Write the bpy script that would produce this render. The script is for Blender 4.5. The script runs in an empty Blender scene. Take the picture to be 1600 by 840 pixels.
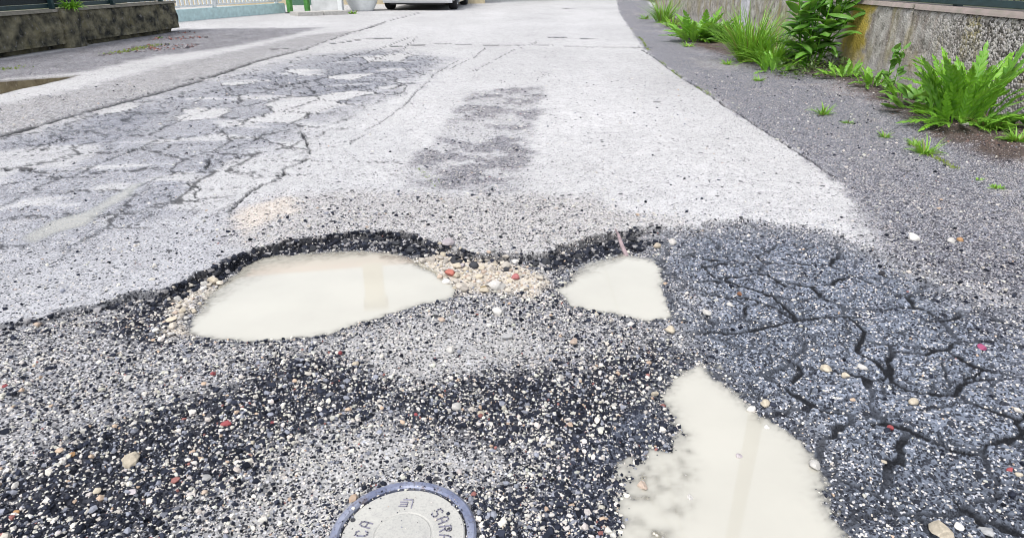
import bpy, bmesh, math, random
import numpy as np
from mathutils import Vector, Matrix

# ------------------------------------------------------------------ camera, sky, sun, exposure
S = bpy.context.scene
COL = S.collection
CAM_H, F_PX, PITCH, YAW = 0.80, 1000.0, math.atan(460 / 1000.0), math.radians(2.6)
cam = bpy.data.cameras.new('camera')
cam_o = bpy.data.objects.new('camera', cam)
COL.objects.link(cam_o)
cam.sensor_width = 36.0
cam.lens = 36.0 * F_PX / 1600.0
cam.clip_start, cam.clip_end = 0.02, 3000.0
cam_o.location = (0, 0, CAM_H)
cam_o.rotation_euler = (math.pi / 2 - PITCH, 0, YAW)
S.camera = cam_o

SUN_EL, SUN_AZ = math.radians(60), math.radians(-150)      # azimuth clockwise from +Y: high, from behind on the left
w = bpy.data.worlds.new('World')
S.world = w
w.use_nodes = True
wn = w.node_tree.nodes
wl = w.node_tree.links
bgn = wn['Background']
sky = wn.new('ShaderNodeTexSky')
sky.sky_type = 'NISHITA'
sky.sun_disc = False
sky.sun_elevation = SUN_EL
sky.sun_rotation = SUN_AZ
sky.air_density, sky.dust_density, sky.ozone_density = 1.0, 3.0, 1.0
hs = wn.new('ShaderNodeHueSaturation')
hs.inputs['Saturation'].default_value = 0.36
wl.new(sky.outputs[0], hs.inputs['Color'])
wl.new(hs.outputs[0], bgn.inputs[0])
bgn.inputs[1].default_value = 0.15
sd = bpy.data.lights.new('sun', 'SUN')
sd.energy, sd.angle, sd.color = 1.0, math.radians(14), (1, 0.965, 0.91)
so = bpy.data.objects.new('sun', sd)
COL.objects.link(so)
sv = Vector((math.sin(SUN_AZ) * math.cos(SUN_EL), math.cos(SUN_AZ) * math.cos(SUN_EL), math.sin(SUN_EL)))
so.rotation_euler = sv.to_track_quat('Z', 'Y').to_euler()
S.view_settings.view_transform = 'Standard'
S.view_settings.look = 'None'
S.view_settings.exposure = 1.04
S.view_settings.gamma = 1.0
S.cycles.filter_width = 1.0

# ------------------------------------------------------------------ geometry of the place
RNG = np.random.default_rng(7)
random.seed(7)
_f = np.array([-math.sin(YAW) * math.cos(PITCH), math.cos(YAW) * math.cos(PITCH), -math.sin(PITCH)])
_r = np.array([math.cos(YAW), math.sin(YAW), 0.0])
_u = np.cross(_r, _f)

def U(px, py, z=0.0):
    """the point of the ground plane (height z) measured at this point of the photograph"""
    d = _f + _r * (px - 800) / F_PX + _u * (420 - py) / F_PX
    t = (z - CAM_H) / d[2]
    return (d[0] * t, d[1] * t)

def UP(pts, z=0.0):
    return np.array([U(a, b, z) for a, b in pts])

def hpx(h, base_y):           # picture height of an upright thing standing at base_y -> metres
    return h / (base_y + 40.0) * CAM_H

def px2m(n, py):              # width measured at ground row py -> metres
    a, b = U(800, py), U(800 + n, py)
    return math.hypot(a[0] - b[0], a[1] - b[1])

# ------------------------------------------------------------------ numpy noise
def hsh(ix, iy, s):
    h = (ix.astype(np.int64) * 374761393 + iy.astype(np.int64) * 668265263 + s * 1274126177) & 0xFFFFFFFF
    h = ((h ^ (h >> 13)) * 1274126177) & 0xFFFFFFFF
    h = ((h ^ (h >> 16)) * 2246822519) & 0xFFFFFFFF
    return ((h ^ (h >> 15)) & 0xFFFFFF) / float(0x1000000)

def vn(x, y, s=0):
    ix, iy = np.floor(x), np.floor(y)
    fx, fy = x - ix, y - iy
    fx, fy = fx * fx * (3 - 2 * fx), fy * fy * (3 - 2 * fy)
    a, b, c, d = hsh(ix, iy, s), hsh(ix + 1, iy, s), hsh(ix, iy + 1, s), hsh(ix + 1, iy + 1, s)
    return (a + (b - a) * fx) * (1 - fy) + (c + (d - c) * fx) * fy

def fbm(x, y, s=0, o=3):
    t, a, n = 0, 1.0, 0
    for i in range(o):
        t = t + a * (vn(x * 2 ** i + 17.3 * i, y * 2 ** i - 9.1 * i, s + i) - .5)
        n += a
        a *= .5
    return t / n * 2                      # about -1..1

def worley(x, y, s=0):
    ix, iy = np.floor(x), np.floor(y)
    f1 = np.full(x.shape, 9.0); f2 = np.full(x.shape, 9.0); cid = np.zeros(x.shape)
    for dx in (-1, 0, 1):
        for dy in (-1, 0, 1):
            cx, cy = ix + dx, iy + dy
            d = np.hypot(cx + hsh(cx, cy, s) - x, cy + hsh(cx, cy, s + 5) - y)
            r = hsh(cx, cy, s + 9)
            closer = d < f1
            f2 = np.where(closer, f1, np.minimum(f2, d))
            cid = np.where(closer, r, cid)
            f1 = np.where(closer, d, f1)
    return f1, f2, cid

def plates(x, y, s=0):
    """true distance to the nearest joint between broken plates, and the plate's random number"""
    ix, iy = np.floor(x), np.floor(y)
    f1 = np.full(x.shape, 9.0); cid = np.zeros(x.shape)
    bx, by, px_, py_ = ix.copy(), iy.copy(), x * 0, y * 0
    for dx in (-1, 0, 1):
        for dy in (-1, 0, 1):
            cx, cy = ix + dx, iy + dy
            sx_, sy_ = cx + hsh(cx, cy, s), cy + hsh(cx, cy, s + 5)
            d = np.hypot(sx_ - x, sy_ - y)
            k = d < f1
            f1 = np.where(k, d, f1); cid = np.where(k, hsh(cx, cy, s + 9), cid)
            bx, by = np.where(k, cx, bx), np.where(k, cy, by)
            px_, py_ = np.where(k, sx_, px_), np.where(k, sy_, py_)
    e = np.full(x.shape, 9.0)
    for dx in (-2, -1, 0, 1, 2):
        for dy in (-2, -1, 0, 1, 2):
            if dx == 0 and dy == 0: continue
            cx, cy = bx + dx, by + dy
            sx_, sy_ = cx + hsh(cx, cy, s), cy + hsh(cx, cy, s + 5)
            vx, vy = sx_ - px_, sy_ - py_
            L = np.hypot(vx, vy) + 1e-9
            e = np.minimum(e, (((sx_ + px_) / 2 - x) * vx + ((sy_ + py_) / 2 - y) * vy) / L)
    return e, cid

def sst(a, b, x):
    t = np.clip((x - a) / (b - a), 0, 1)
    return t * t * (3 - 2 * t)

def seg_d(x, y, a, b):
    ex, ey = b[0] - a[0], b[1] - a[1]
    t = np.clip(((x - a[0]) * ex + (y - a[1]) * ey) / (ex * ex + ey * ey + 1e-12), 0, 1)
    return np.hypot(x - a[0] - t * ex, y - a[1] - t * ey)

def line_d(P, x, y, m=0.5):
    out = np.full(x.shape, m)
    lo, hi = P.min(0) - m, P.max(0) + m
    k = (x > lo[0]) & (x < hi[0]) & (y > lo[1]) & (y < hi[1])
    if k.any():
        d = np.full(k.sum(), m)
        for i in range(len(P) - 1):
            d = np.minimum(d, seg_d(x[k], y[k], P[i], P[i + 1]))
        out[k] = d
    return out

def sdf(P, x, y, m=0.6):
    out = np.full(x.shape, m)
    lo, hi = P.min(0) - m, P.max(0) + m
    k = (x > lo[0]) & (x < hi[0]) & (y > lo[1]) & (y < hi[1])
    if k.any():
        X, Y = x[k], y[k]
        d = np.full(X.shape, 1e9); ins = np.zeros(X.shape, bool)
        n = len(P)
        for i in range(n):
            a, b = P[i], P[(i + 1) % n]
            d = np.minimum(d, seg_d(X, Y, a, b))
            if a[1] != b[1]:
                c = ((a[1] > Y) != (b[1] > Y)) & (X < (b[0] - a[0]) * (Y - a[1]) / (b[1] - a[1]) + a[0])
                ins ^= c
        out[k] = np.where(ins, -d, np.minimum(d, m))
    return out

# ------------------------------------------------------------------ outlines measured on the ground
CUT = [(-300, 520), (0, 505), (60, 497), (95, 487), (130, 481), (165, 470), (200, 465), (240, 459), (270, 448), (300, 436),
       (330, 420), (360, 404), (400, 390), (450, 378), (500, 370), (550, 362), (600, 361), (640, 368), (680, 381), (725, 394),
       (760, 401), (800, 402), (850, 396), (890, 386), (930, 374), (960, 366), (1000, 354), (1060, 350)]
CUT_W = UP(CUT)
LOW = UP(CUT + [(1100, 346), (1150, 341), (1200, 344), (1250, 350), (1300, 360), (1340, 372), (1400, 392), (1500, 430), (1650, 470),
                (2400, 800), (2600, 1300), (-900, 1300), (-900, 560)])
P1, P2, P3 = -0.031, -0.031, -0.024        # water levels
HOLE1 = UP([(290, 522), (330, 530), (370, 535), (420, 534), (470, 528), (520, 521), (560, 506), (600, 495), (640, 482), (680, 473),
            (712, 462), (718, 448), (700, 432), (680, 420), (655, 405), (610, 394), (560, 391), (500, 393), (450, 396), (410, 401),
            (378, 416), (350, 436), (322, 455), (305, 478), (292, 500)], P1)
HOLE2 = UP([(866, 452), (880, 440), (895, 421), (915, 411), (945, 402), (975, 396), (1020, 402), (1035, 424), (1034, 450), (1043, 474),
            (1048, 497), (1012, 503), (985, 496), (950, 487), (915, 485), (890, 476)], P2)
HOLE3 = UP([(1094, 562), (1075, 572), (1045, 592), (1030, 622), (1043, 645), (1058, 675), (1048, 700), (1010, 716), (982, 735), (970, 770),
            (975, 815), (975, 850), (1000, 940), (1340, 940), (1330, 850), (1305, 815), (1290, 780), (1283, 742), (1266, 700), (1235, 672),
            (1195, 655), (1165, 628), (1140, 606), (1112, 588), (1105, 570)], P3)
SHOAL3 = UP([(960, 725), (1060, 690), (1110, 730), (1120, 800), (1080, 870), (980, 900)], P3)
FILM = UP([(20, 372), (70, 345), (120, 331), (160, 312), (205, 285), (235, 280), (215, 298), (165, 330), (140, 350), (95, 362), (50, 378)])
GUT = UP([(-200, 175), (-200, 130), (-60, 128), (20, 124), (80, 119), (122, 117), (70, 130), (0, 146), (-80, 160)])
BLUE = UP([(-300, 300), (0, 212), (150, 175), (330, 125), (480, 88), (600, 78), (690, 92), (650, 125), (560, 165), (490, 195), (455, 225), (380, 262),
           (330, 300), (290, 330), (220, 352), (120, 380), (0, 400), (-300, 430)])
WHITE1 = UP([(-60, 258), (0, 238), (60, 228), (165, 224), (150, 240), (110, 262), (30, 266), (0, 285), (-60, 300)])
WHITE2 = UP([(262, 325), (300, 290), (360, 250), (440, 240), (480, 215), (520, 200), (640, 200), (640, 250), (560, 285), (420, 298), (370, 322), (330, 330)])
STRIP_L = UP([(-300, 300), (0, 212), (150, 172), (330, 122), (400, 95), (480, 75), (560, 48), (480, 55), (380, 78), (250, 105), (120, 140), (0, 165), (-300, 230)])
VERGE_L = UP([(-500, 230), (-200, 168), (0, 124), (130, 112), (240, 88), (330, 78), (420, 62), (500, 44), (430, 44), (280, 46), (150, 70), (0, 95), (-500, 150)])
TRENCH = UP([(735, 142), (850, 134), (846, 160), (832, 220), (822, 270), (815, 296), (770, 300), (710, 296), (650, 288), (632, 262), (655, 240),
             (690, 215), (700, 190), (722, 160)])
APRON = UP([(360, 335), (420, 308), (560, 296), (700, 302), (830, 300), (900, 305), (985, 330), (1080, 345), (1060, 352), (1000, 356), (960, 368), (880, 390),
            (800, 404), (725, 396), (640, 370), (560, 364), (460, 378), (400, 392), (360, 380)])
SANDLIP = UP([(365, 340), (400, 318), (450, 310), (455, 330), (420, 350), (380, 368)])
VERGE_R = UP([(960, -20), (968, 20), (985, 45), (1010, 80), (1060, 118), (1100, 142), (1150, 176), (1220, 219), (1300, 275), (1350, 320), (1372, 350),
              (1400, 395), (1500, 432), (1700, 500), (2500, 800), (2500, 300), (1700, 225), (1412, 134), (1030, 22), (985, -20)])
SOIL_R = UP([(1040, 44), (1090, 76), (1150, 92), (1200, 105), (1290, 122), (1380, 165), (1440, 205), (1520, 240), (1600, 262), (1800, 320), (1800, 240), (1600, 192), (1412, 134), (1200, 72), (1040, 25)])
BLUE_R = UP([(1010, 402), (1050, 362), (1100, 350), (1160, 352), (1250, 358), (1330, 380), (1420, 412), (1500, 460), (1700, 520), (1900, 640), (2300, 900),
             (2300, 1200), (1320, 1200), (1290, 840), (1262, 720), (1190, 665), (1120, 610), (1092, 560), (1075, 520), (1060, 480), (1045, 440)])
GREYR = UP([(1500, 440), (1620, 500), (1900, 640), (1900, 1000), (1660, 700), (1580, 560)])
DARK_A = UP([(-200, 900), (-60, 790), (60, 715), (150, 672), (260, 630), (380, 580), (440, 552), (500, 545), (570, 560), (620, 600), (560, 630), (470, 655),
             (420, 690), (380, 745), (300, 790), (230, 850), (150, 1000)])
DARK_B = UP([(600, 622), (690, 590), (760, 566), (860, 575), (950, 535), (1030, 512), (1070, 530), (1080, 565), (1030, 610), (1045, 690), (985, 730),
             (965, 800), (980, 950), (760, 950), (745, 850), (742, 790), (790, 765), (850, 720), (820, 690), (740, 665), (640, 650)])
DARK_C = UP([(150, 500), (215, 470), (270, 452), (285, 480), (262, 515), (240, 535), (200, 520)])
WET_B = UP([(850, 740), (930, 640), (1030, 610), (1060, 690), (985, 730), (965, 800), (980, 950), (800, 950), (800, 830)])
SAND_A = UP([(470, 540), (560, 512), (660, 486), (740, 482), (830, 505), (850, 545), (760, 566), (690, 590), (600, 580), (540, 555)])
SAND_B = UP([(420, 720), (480, 670), (600, 655), (700, 680), (740, 720), (720, 745), (560, 750), (500, 800), (300, 900), (250, 860), (380, 780)])
PILE = UP([(650, 404), (690, 392), (740, 404), (800, 410), (845, 425), (860, 445), (830, 462), (770, 462), (720, 462), (700, 440)], -0.024)
PILE_L = UP([(262, 470), (290, 452), (330, 432), (350, 438), (315, 470), (295, 500), (305, 528), (262, 530), (255, 505)], -0.026)
CRACKS = [  # outline, half width, depth
    ([(470, 205), (480, 222), (484, 235), (477, 245), (479, 250), (462, 258), (446, 263), (444, 270), (434, 276), (431, 284), (412, 288), (400, 296), (388, 300)], .009, .016),
    ([(388, 300), (372, 315), (350, 328)], .005, .01),
    ([(400, 248), (440, 252), (500, 251), (560, 253), (625, 253)], .004, .006),
    ([(405, 265), (440, 273), (520, 273), (640, 272)], .0035, .006),
    ([(350, 247), (400, 249)], .004, .006), ([(300, 294), (345, 294), (400, 293)], .004, .006),
    ([(705, 100), (680, 115), (660, 135), (635, 160), (610, 180), (575, 205), (545, 225)], .006, .006),
    ([(720, 92), (705, 102)], .006, .006),
    ([(1005, 78), (1030, 95), (1060, 118), (1100, 142), (1150, 176), (1220, 219), (1262, 246), (1300, 275)], .010, .012),
    ([(655, 20), (600, 35), (565, 46), (535, 55), (475, 77)], .02, .01),
    ([(475, 77), (430, 88), (400, 95), (330, 120), (275, 136), (240, 146), (150, 170), (0, 212), (-100, 240)], .042, .012),
    ([(690, 68), (780, 71), (850, 71), (930, 73), (1003, 73)], .05, .02), ([(900, 72.5), (1006, 74)], .11, .03),  # the wide one is shade under a lifted slab edge, painted dark
    ([(520, 68), (570, 61), (650, 58)], .045, .01), ([(615, 72), (690, 68)], .045, .01),
    ([(275, 128), (330, 118), (350, 116)], .02, .01),
    ([(650, 60), (625, 80), (560, 102)], .012, .006), ([(610, 140), (640, 128), (600, 142), (620, 147), (635, 140)], .008, .008),
    ([(550, 157), (500, 172), (460, 190), (440, 200)], .008, .01),
    ([(884, 14), (950, 15)], .14, .01), ([(855, 58), (950, 62)], .05, .006),  ([(560, 48), (600, 36)], .03, .008), ([(400, 79), (440, 76), (480, 77)], .03, .008),
    ([(0, 234), (60, 226), (110, 216), (140, 214)], .010, .006), ([(0, 265), (60, 266), (110, 267), (150, 257), (200, 238), (260, 222), (300, 212)], .012, .008),
    ([(50, 243), (75, 228), (95, 218)], .008, .006), ([(25, 262), (70, 252), (110, 241), (170, 233)], .010, .006), ([(95, 210), (103, 222)], .007, .006),
    ([(0, 290), (60, 276), (150, 276)], .008, .005), ([(350, 160), (300, 180), (240, 205)], .010, .006), ([(330, 205), (345, 195), (420, 180), (470, 165)], .010, .006),
    ([(260, 232), (268, 225), (330, 225)], .008, .006), ([(310, 268), (318, 262), (330, 240), (390, 222), (420, 205)], .010, .008),
    ([(300, 325), (310, 300), (318, 293), (295, 287), (310, 275)], .006, .006), ([(345, 262), (352, 255), (335, 250)], .007, .006),
    ([(420, 140), (480, 128), (540, 112), (600, 105)], .014, .006), ([(390, 165), (440, 150), (520, 140), (600, 132)], .012, .006),
    ([(300, 150), (380, 132), (460, 115)], .012, .006), ([(230, 178), (320, 168), (400, 152)], .010, .005), ([(540, 157), (560, 150), (610, 143), (625, 147)], .012, .006),
    ([(400, 292), (380, 310), (360, 330), (330, 338)], .007, .008),
    ([(640, 58), (600, 74), (540, 92), (480, 104)], .010, .005), ([(850, 62), (800, 80), (740, 110)], .006, .004), ([(760, 74), (740, 90), (700, 108)], .007, .004),
    ([(1160, 250), (1168, 249)], .006, .006), ([(1018, 158), (1032, 159)], .01, .006),
]
CRACK_W = [(UP(p), a, b) for p, a, b in CRACKS]
BIGCR = [UP(p) for p in (
    [(1040, 440), (1075, 446), (1110, 452), (1170, 456), (1200, 466), (1240, 490), (1300, 486), (1345, 487)],
    [(1110, 505), (1150, 508), (1240, 492)], [(1330, 490), (1350, 510), (1340, 540), (1375, 560), (1400, 590), (1420, 604), (1490, 610), (1500, 590), (1555, 585)],
    [(1235, 585), (1252, 572), (1245, 560)], [(1205, 450), (1225, 470), (1245, 490)], [(1450, 495), (1490, 493), (1510, 485)],
    [(1360, 650), (1410, 655), (1480, 690)], [(1100, 405), (1120, 425), (1200, 420), (1230, 440)], [(1075, 510), (1110, 503), (1130, 508)],
    [(1400, 540), (1450, 545), (1480, 538)], [(1490, 770), (1530, 800), (1560, 840)], [(1480, 690), (1530, 700)])]
WHITES = [(-0.02, 1)]

def ground(x, y):
    """height, albedo, speckle, wetness and stone densities of the ground at world points"""
    d = np.hypot(x, y)
    nA = fbm(x * 9, y * 9, 1, 3)
    nB = fbm(x * 40, y * 40, 21, 3)
    nC = fbm(x * 1.7, y * 1.7, 41, 3)
    nD = fbm(x * 130, y * 130, 61, 2)
    wob = .022 * nA + .011 * nB
    z = .0006 * nB + .004 * nC
    col = np.empty(x.shape + (3,))
    col[:] = (.40, .398, .402)
    stain = fbm(x * .9 + 3, y * .55, 141, 4)
    track = np.exp(-((x + .15 * nC - .55) / .28) ** 2) + np.exp(-((x + .15 * nC + 1.1) / .3) ** 2)
    col *= (1 + .06 * nC + .06 * nA + .13 * stain + .05 * track)[..., None]
    pd = np.full(x.shape, .075); pl = np.full(x.shape, .04)
    wet = np.zeros(x.shape); sten = np.full(x.shape, .06); lum = np.full(x.shape, .5); crk = np.zeros(x.shape)

    def paint(m, c, a=None, b=None, s=None, l=None):
        nonlocal pd, pl, sten, lum
        col[:] = col * (1 - m)[..., None] + np.asarray(c) * m[..., None]
        if a is not None: pd = pd * (1 - m) + a * m
        if b is not None: pl = pl * (1 - m) + b * m
        if s is not None: sten = sten * (1 - m) + s * m
        if l is not None: lum = lum * (1 - m) + l * m

    def M(P, soft=.03, rough=1.0, m=.6):
        return sst(soft, -soft, sdf(P, x, y, m) + rough * wob)

    # nearer left slab, a little greyer and more speckled than the far one
    nearl = sst(2.9, 2.2, d) * sst(.3, -.6, x)
    paint(nearl * .8, (.30, .305, .325), .17, .06, .14, .5)
    midr = sst(3.3, 2.2, d) * sst(.1, .6, x)
    paint(midr * .6, (.40, .40, .41), .10, .05, .12, .5)
    # gravelly strip and verge on the left
    paint(M(STRIP_L, .12, 3) * .9, np.array((.285, .282, .29)) * (1 + .22 * nB + .15 * nA)[..., None], .34, .28, .2)
    vl = M(VERGE_L, .12, 3)
    paint(vl, np.array((.195, .194, .212)) * (1 + .35 * nA + .3 * nB)[..., None], .3, .2, .3)
    # bluish cracked slabs
    bm = M(BLUE, .30, 6)
    wx, wy = x + .05 * nA + .03 * nC, y + .05 * nB
    e1_, cid = plates(wx * 3.4, wy * 2.6, 3)
    e2_, gid = plates(wx * 8.0 + 4, wy * 6.0, 13)
    white = sst(.84, .90, cid + .25 * nC) * sst(.15, -.5, x)
    strk = fbm(x * 2.2 + y * .5, y * 6 - x * 1.2, 83, 4)
    white = np.maximum(white, .8 * sst(.30, .46, strk))
    tone = np.array((.200, .209, .240))
    patch = sst(-.25, .5, fbm(x * 1.6 + 9, y * .8, 77, 3))
    paint(bm * (1 - white) * (.70 + .30 * patch), tone * (1 + .2 * nB + .25 * strk)[..., None], .2, .16, .12)
    paint(M(WHITE1, .03, 1.2) * .9, (.37, .37, .378), .05, .02, .02)
    paint(M(WHITE2, .03, 1.2) * .9, (.38, .38, .386), .06, .02, .03)
    ce = np.minimum(e1_ / 3.0, .2) * sst(.0, .12, bm * 1.0) + (1 - sst(0, .12, bm)) * .2
    ce2 = np.minimum(e2_ / 7.0 + .002, .2)
    crk = np.maximum(crk, sst(.05, .4, bm) * .78 * sst(.0125, .007, ce) * sst(-.6, -.1, nC + .5 * nA))
    crk = np.maximum(crk, sst(.1, .5, bm) * .7 * sst(.009, .004, ce2) * sst(-.1, .3, patch - white))
    # trench patch
    tm = M(TRENCH, .05, 2.5)
    tn = fbm(x * 5.5, y * 6.5, 91, 5) + .45 * nB + .3 * nA
    paint(tm * (.22 + .72 * sst(-.20, .16, tn)), (.178, .177, .198), .40, .28, .5)
    z -= .006 * tm
    # weathered apron above the break
    ap = M(APRON, .07, 2)
    paint(ap * .8, (.36, .35, .345), .30, .12, .55, .45)
    paint(M(SANDLIP, .04, 2), (.44, .40, .36), .12, .1, .3, .7)
    # right hand verge
    vs = sdf(VERGE_R, x, y, .6) + 1.0 * wob + .012 * nB + .05 * nC * sst(3.4, 2.4, d)
    vsoft = .03 + .10 * sst(2.9, 2.2, d)
    vr = sst(vsoft, -vsoft, vs + .02 * nB)
    far = sst(3, 7, d)
    paint(vr, np.array((.140, .142, .165)), .30, .32, .35, .60)
    paint(vr * sst(.1, .5, nC + .6 * nA), (.215, .207, .218), .28, .3)
    paint(vr * sst(2.9, 2.0, d), (.142, .144, .165), .42, .22, .45, .36)
    z += vr * (.008 * nC)
    sr = M(SOIL_R, .10, 4)
    paint(sr, (.095, .075, .066), .3, .06, .25, .4)
    z += sr * (.02 + .02 * nA)
    # everything below the break in the surfacing
    e1, e2, eid = worley(x * 19, y * 19, 171)
    sl = sdf(LOW, x, y, .6) + wob * 1.1 + .004 * nD + (eid - .5) * .034
    low = sst(.006, -.006, sl)
    fx = x / np.maximum(d, .2)
    drop = .009 + .011 * sst(-.75, -.35, fx) - .010 * sst(.25, .5, fx)
    z -= drop * low
    red = low * (1 - vr)
    paint(red, (.235, .235, .244), .36, .22, .95, .45)
    z += red * (.0035 * nB + .003 * nD + .006 * nA)
    paint(red * M(SAND_A, .06, 2), (.305, .302, .30), .22, .10, .45, .5)
    paint(red * M(SAND_B, .05, 2.5), (.30, .298, .298), .24, .14, .6, .52)
    dk = np.maximum(M(DARK_A, .07, 3), np.maximum(M(DARK_B, .06, 3), M(DARK_C, .03, 2)))
    dk = dk * sst(-.75, .1, nA + .3 * nB + .35)
    paint(red * dk, (.036, .038, .047), .42, .15, 1.9, .33)
    z += red * dk * (.004 + .006 * nB)
    wb = M(WET_B, .06, 3)
    paint(red * wb, (.062, .072, .098), .35, .14, 1.2, .24)
    wet = np.maximum(wet, .5 * wb * red)
    # bluish crazed asphalt on the right
    br = M(BLUE_R, .16, 5) * low * (1 - .8 * vr)
    gr = M(GREYR, .12, 3)
    c_ = np.array((.150, .170, .212)) * (1 + .22 * nA + .2 * nB)[..., None]
    c_ = c_ * (1 - .30 * sst(.25, -.1, y - .9))[..., None]
    col[:] = col * (1 - br)[..., None] + c_ * br[..., None]
    pd = pd * (1 - br) + .40 * br; pl = pl * (1 - br) + .17 * br; sten = sten * (1 - br) + .26 * br; lum = lum * (1 - br) + .36 * br
    paint(gr * .8 * low, (.140, .145, .172), .40, .20, .42, .38)
    wet = np.maximum(wet, br * .35 * (1 - gr))
    he, hid = plates((x + .016 * nA + .012 * nB + .003 * nD) * 5.2, (y + .016 * fbm(x * 11, y * 11, 207, 3) + .012 * fbm(x * 37, y * 37, 217, 2)) * 7.2, 31)
    ke, kid = plates((x + .008 * nB) * 15, (y + .008 * fbm(x * 45, y * 45, 227, 2)) * 20, 37)
    he = he / 6.2 + .0012 * nD + .0012 * nB
    ke = ke / 17 + .0006 * nD
    bc = np.full(x.shape, .5)
    near = (d < 3.2) & (x > .1)
    for P in BIGCR:
        bc[near] = np.minimum(bc[near], line_d(P, x[near] + .012 * nA[near] + .008 * nB[near], y[near] + .014 * nB[near] + .003 * nD[near], .3))
    cr = np.maximum((.7 + .3 * sst(-.3, .1, nA)) * sst(.0082 + .003 * nA, .0050 + .0018 * nA, he), .75 * sst(.0046, .0024, ke) * sst(.45, .6, kid))
    cr = np.maximum(cr, sst(.008, .0045, bc + .002 * nD)) * br
    z += br * ((hid - .5) * .003 + (kid - .5) * .001 + .0012 * nB + .0012 * nD)
    crk = np.maximum(crk, cr)
    z -= cr * .0058
    sten = sten * (1 - br * np.maximum(sst(.016, .009, he), sst(.02, .011, bc)))
    # single cracks
    for P, wd, dep in CRACK_W:
        q = line_d(P, x + .022 * nA + .008 * nB, y + .03 * nB, .4)
        c = sst(wd, wd * .45, q) * np.maximum(sst(-.62, -.3, fbm(x * 6, y * 6, 55, 2) + .25 * nB), sst(4, 6, d) * .55)
        z -= dep * c * (1 - low)
        crk = np.maximum(crk, c * .92)
    # the raised slab lip's shade is the wide dark band painted through CRACKS
    # pot-holes: shores fall to the water with their own slope
    pm = np.zeros(x.shape)
    for P, lv, k, w_ in ((HOLE1, P1, .34, .05), (HOLE2, P2, .34, .06), (HOLE3, P3, .21, .08)):
        s = sdf(P, x, y, .6) + .010 * nA + .009 * nB + .003 * nD
        k = k + (.06 - k) * sst(-.22, -.12, sl) * (1 if lv != P3 else 0)
        sl_ = np.where(s < 0, np.maximum(s * k * 1.2, -.03), s * k)
        bank = lv + sl_ + .0035 * nB * sst(-.02, .04, s) + .002 * nD
        if lv == P3:
            sh = sst(.05, -.05, sdf(SHOAL3, x, y, .4)) * sst(.1, -.02, s)
            bank = bank * (1 - sh) + np.minimum(bank, lv - .0035) * 0 + (lv - .0032 + .0068 * nB + .004 * nA) * sh
        near_ = s < .30
        z = np.where(near_, z * (1 - low) + np.minimum(z, bank) * low, z)
        wz = sst(w_, .0, s)
        wet = np.maximum(wet, wz * .8)
        rim = wz * sst(-.02, .005, s)
        m_ = rim * .78 * red
        col[:] = col * (1 - m_)[..., None] + np.array((.060, .066, .082)) * m_[..., None]
        pm = np.maximum(pm, sst(.0, -.03, s))
    # cream sand inside the holes
    pile = np.maximum(M(PILE, .03, 1.5, .3), M(PILE_L, .03, 1.5, .3) * .85)
    paint(pile * low, (.42, .375, .315), .10, .3, .5, .8)
    z += pile * .004
    paint(pm, (.24, .225, .18), .1, .1, .3, .5)
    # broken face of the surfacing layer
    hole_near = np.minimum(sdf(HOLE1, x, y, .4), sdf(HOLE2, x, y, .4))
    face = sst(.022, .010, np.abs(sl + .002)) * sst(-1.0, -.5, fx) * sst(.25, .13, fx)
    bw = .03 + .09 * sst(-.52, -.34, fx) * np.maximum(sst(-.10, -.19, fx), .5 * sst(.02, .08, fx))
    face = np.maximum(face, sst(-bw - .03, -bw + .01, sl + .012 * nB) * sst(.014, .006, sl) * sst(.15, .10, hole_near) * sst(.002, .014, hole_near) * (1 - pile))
    paint(face * sst(.35, .08, hole_near + .08), (.014, .015, .019), .30, .10, .9, .14)  # fresh black asphalt, its colour darkened further for the shade of the undercut
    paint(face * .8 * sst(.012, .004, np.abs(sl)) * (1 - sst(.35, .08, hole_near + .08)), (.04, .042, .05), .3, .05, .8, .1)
    # shallow muddy film and gutter hollow on the left
    fl = sdf(FILM, x, y, .5) + .02 * nA
    z -= .006 * sst(.06, -.05, fl)
    gt = sdf(GUT, x, y, .8) + .03 * nA
    z -= .03 * sst(.06, -.12, gt)
    paint(sst(.06, -.02, gt) * .9, (.07, .06, .045), .2, .05, .2, .3)
    # ground outside the walls
    out = np.maximum(sst(3.25, 3.5, x), sst(-9.5, -11, x))
    paint(out, (.07, .085, .04), .2, .02, .0, .3)
    m_ = np.clip(crk, 0, 1)
    col[:] = col * (1 - m_)[..., None] + np.array((.012, .013, .016)) * m_[..., None]
    pd = pd * (1 - m_); pl = pl * (1 - m_); sten = sten * sst(.5, .1, m_)
    # the lid's seat
    L = np.hypot(x - LIDC[0], y - LIDC[1])
    z = np.where(L < .20, z * sst(.135, .19, L) + (-.012) * (1 - sst(.135, .19, L)), z)
    sten = np.where(L < .123, 0, sten)
    z = np.where(L < .113, -.06, z)
    return z, col, pd, pl, wet, sten, lum, face, pile, pm

LIDC = U(630, 834, -0.008)

# ------------------------------------------------------------------ materials
def mat(name):
    m = bpy.data.materials.new(name)
    m.use_nodes = True
    nt = m.node_tree
    b = nt.nodes['Principled BSDF']
    return m, nt, b

def nd(nt, t, **kw):
    n = nt.nodes.new(t)
    for k, v in kw.items():
        if k in n.inputs.keys(): n.inputs[k].default_value = v
        else: setattr(n, k, v)
    return n

def mixc(nt, fac, a, b, mode='MIX'):
    n = nt.nodes.new('ShaderNodeMix')
    n.data_type = 'RGBA'; n.blend_type = mode
    for sock, v in ((n.inputs[0], fac), (n.inputs[6], a), (n.inputs[7], b)):
        if hasattr(v, 'is_linked'): nt.links.new(v, sock)
        elif isinstance(v, (int, float)): sock.default_value = v
        else: sock.default_value = (*v[:3], 1)
    return n.outputs[2]

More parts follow.
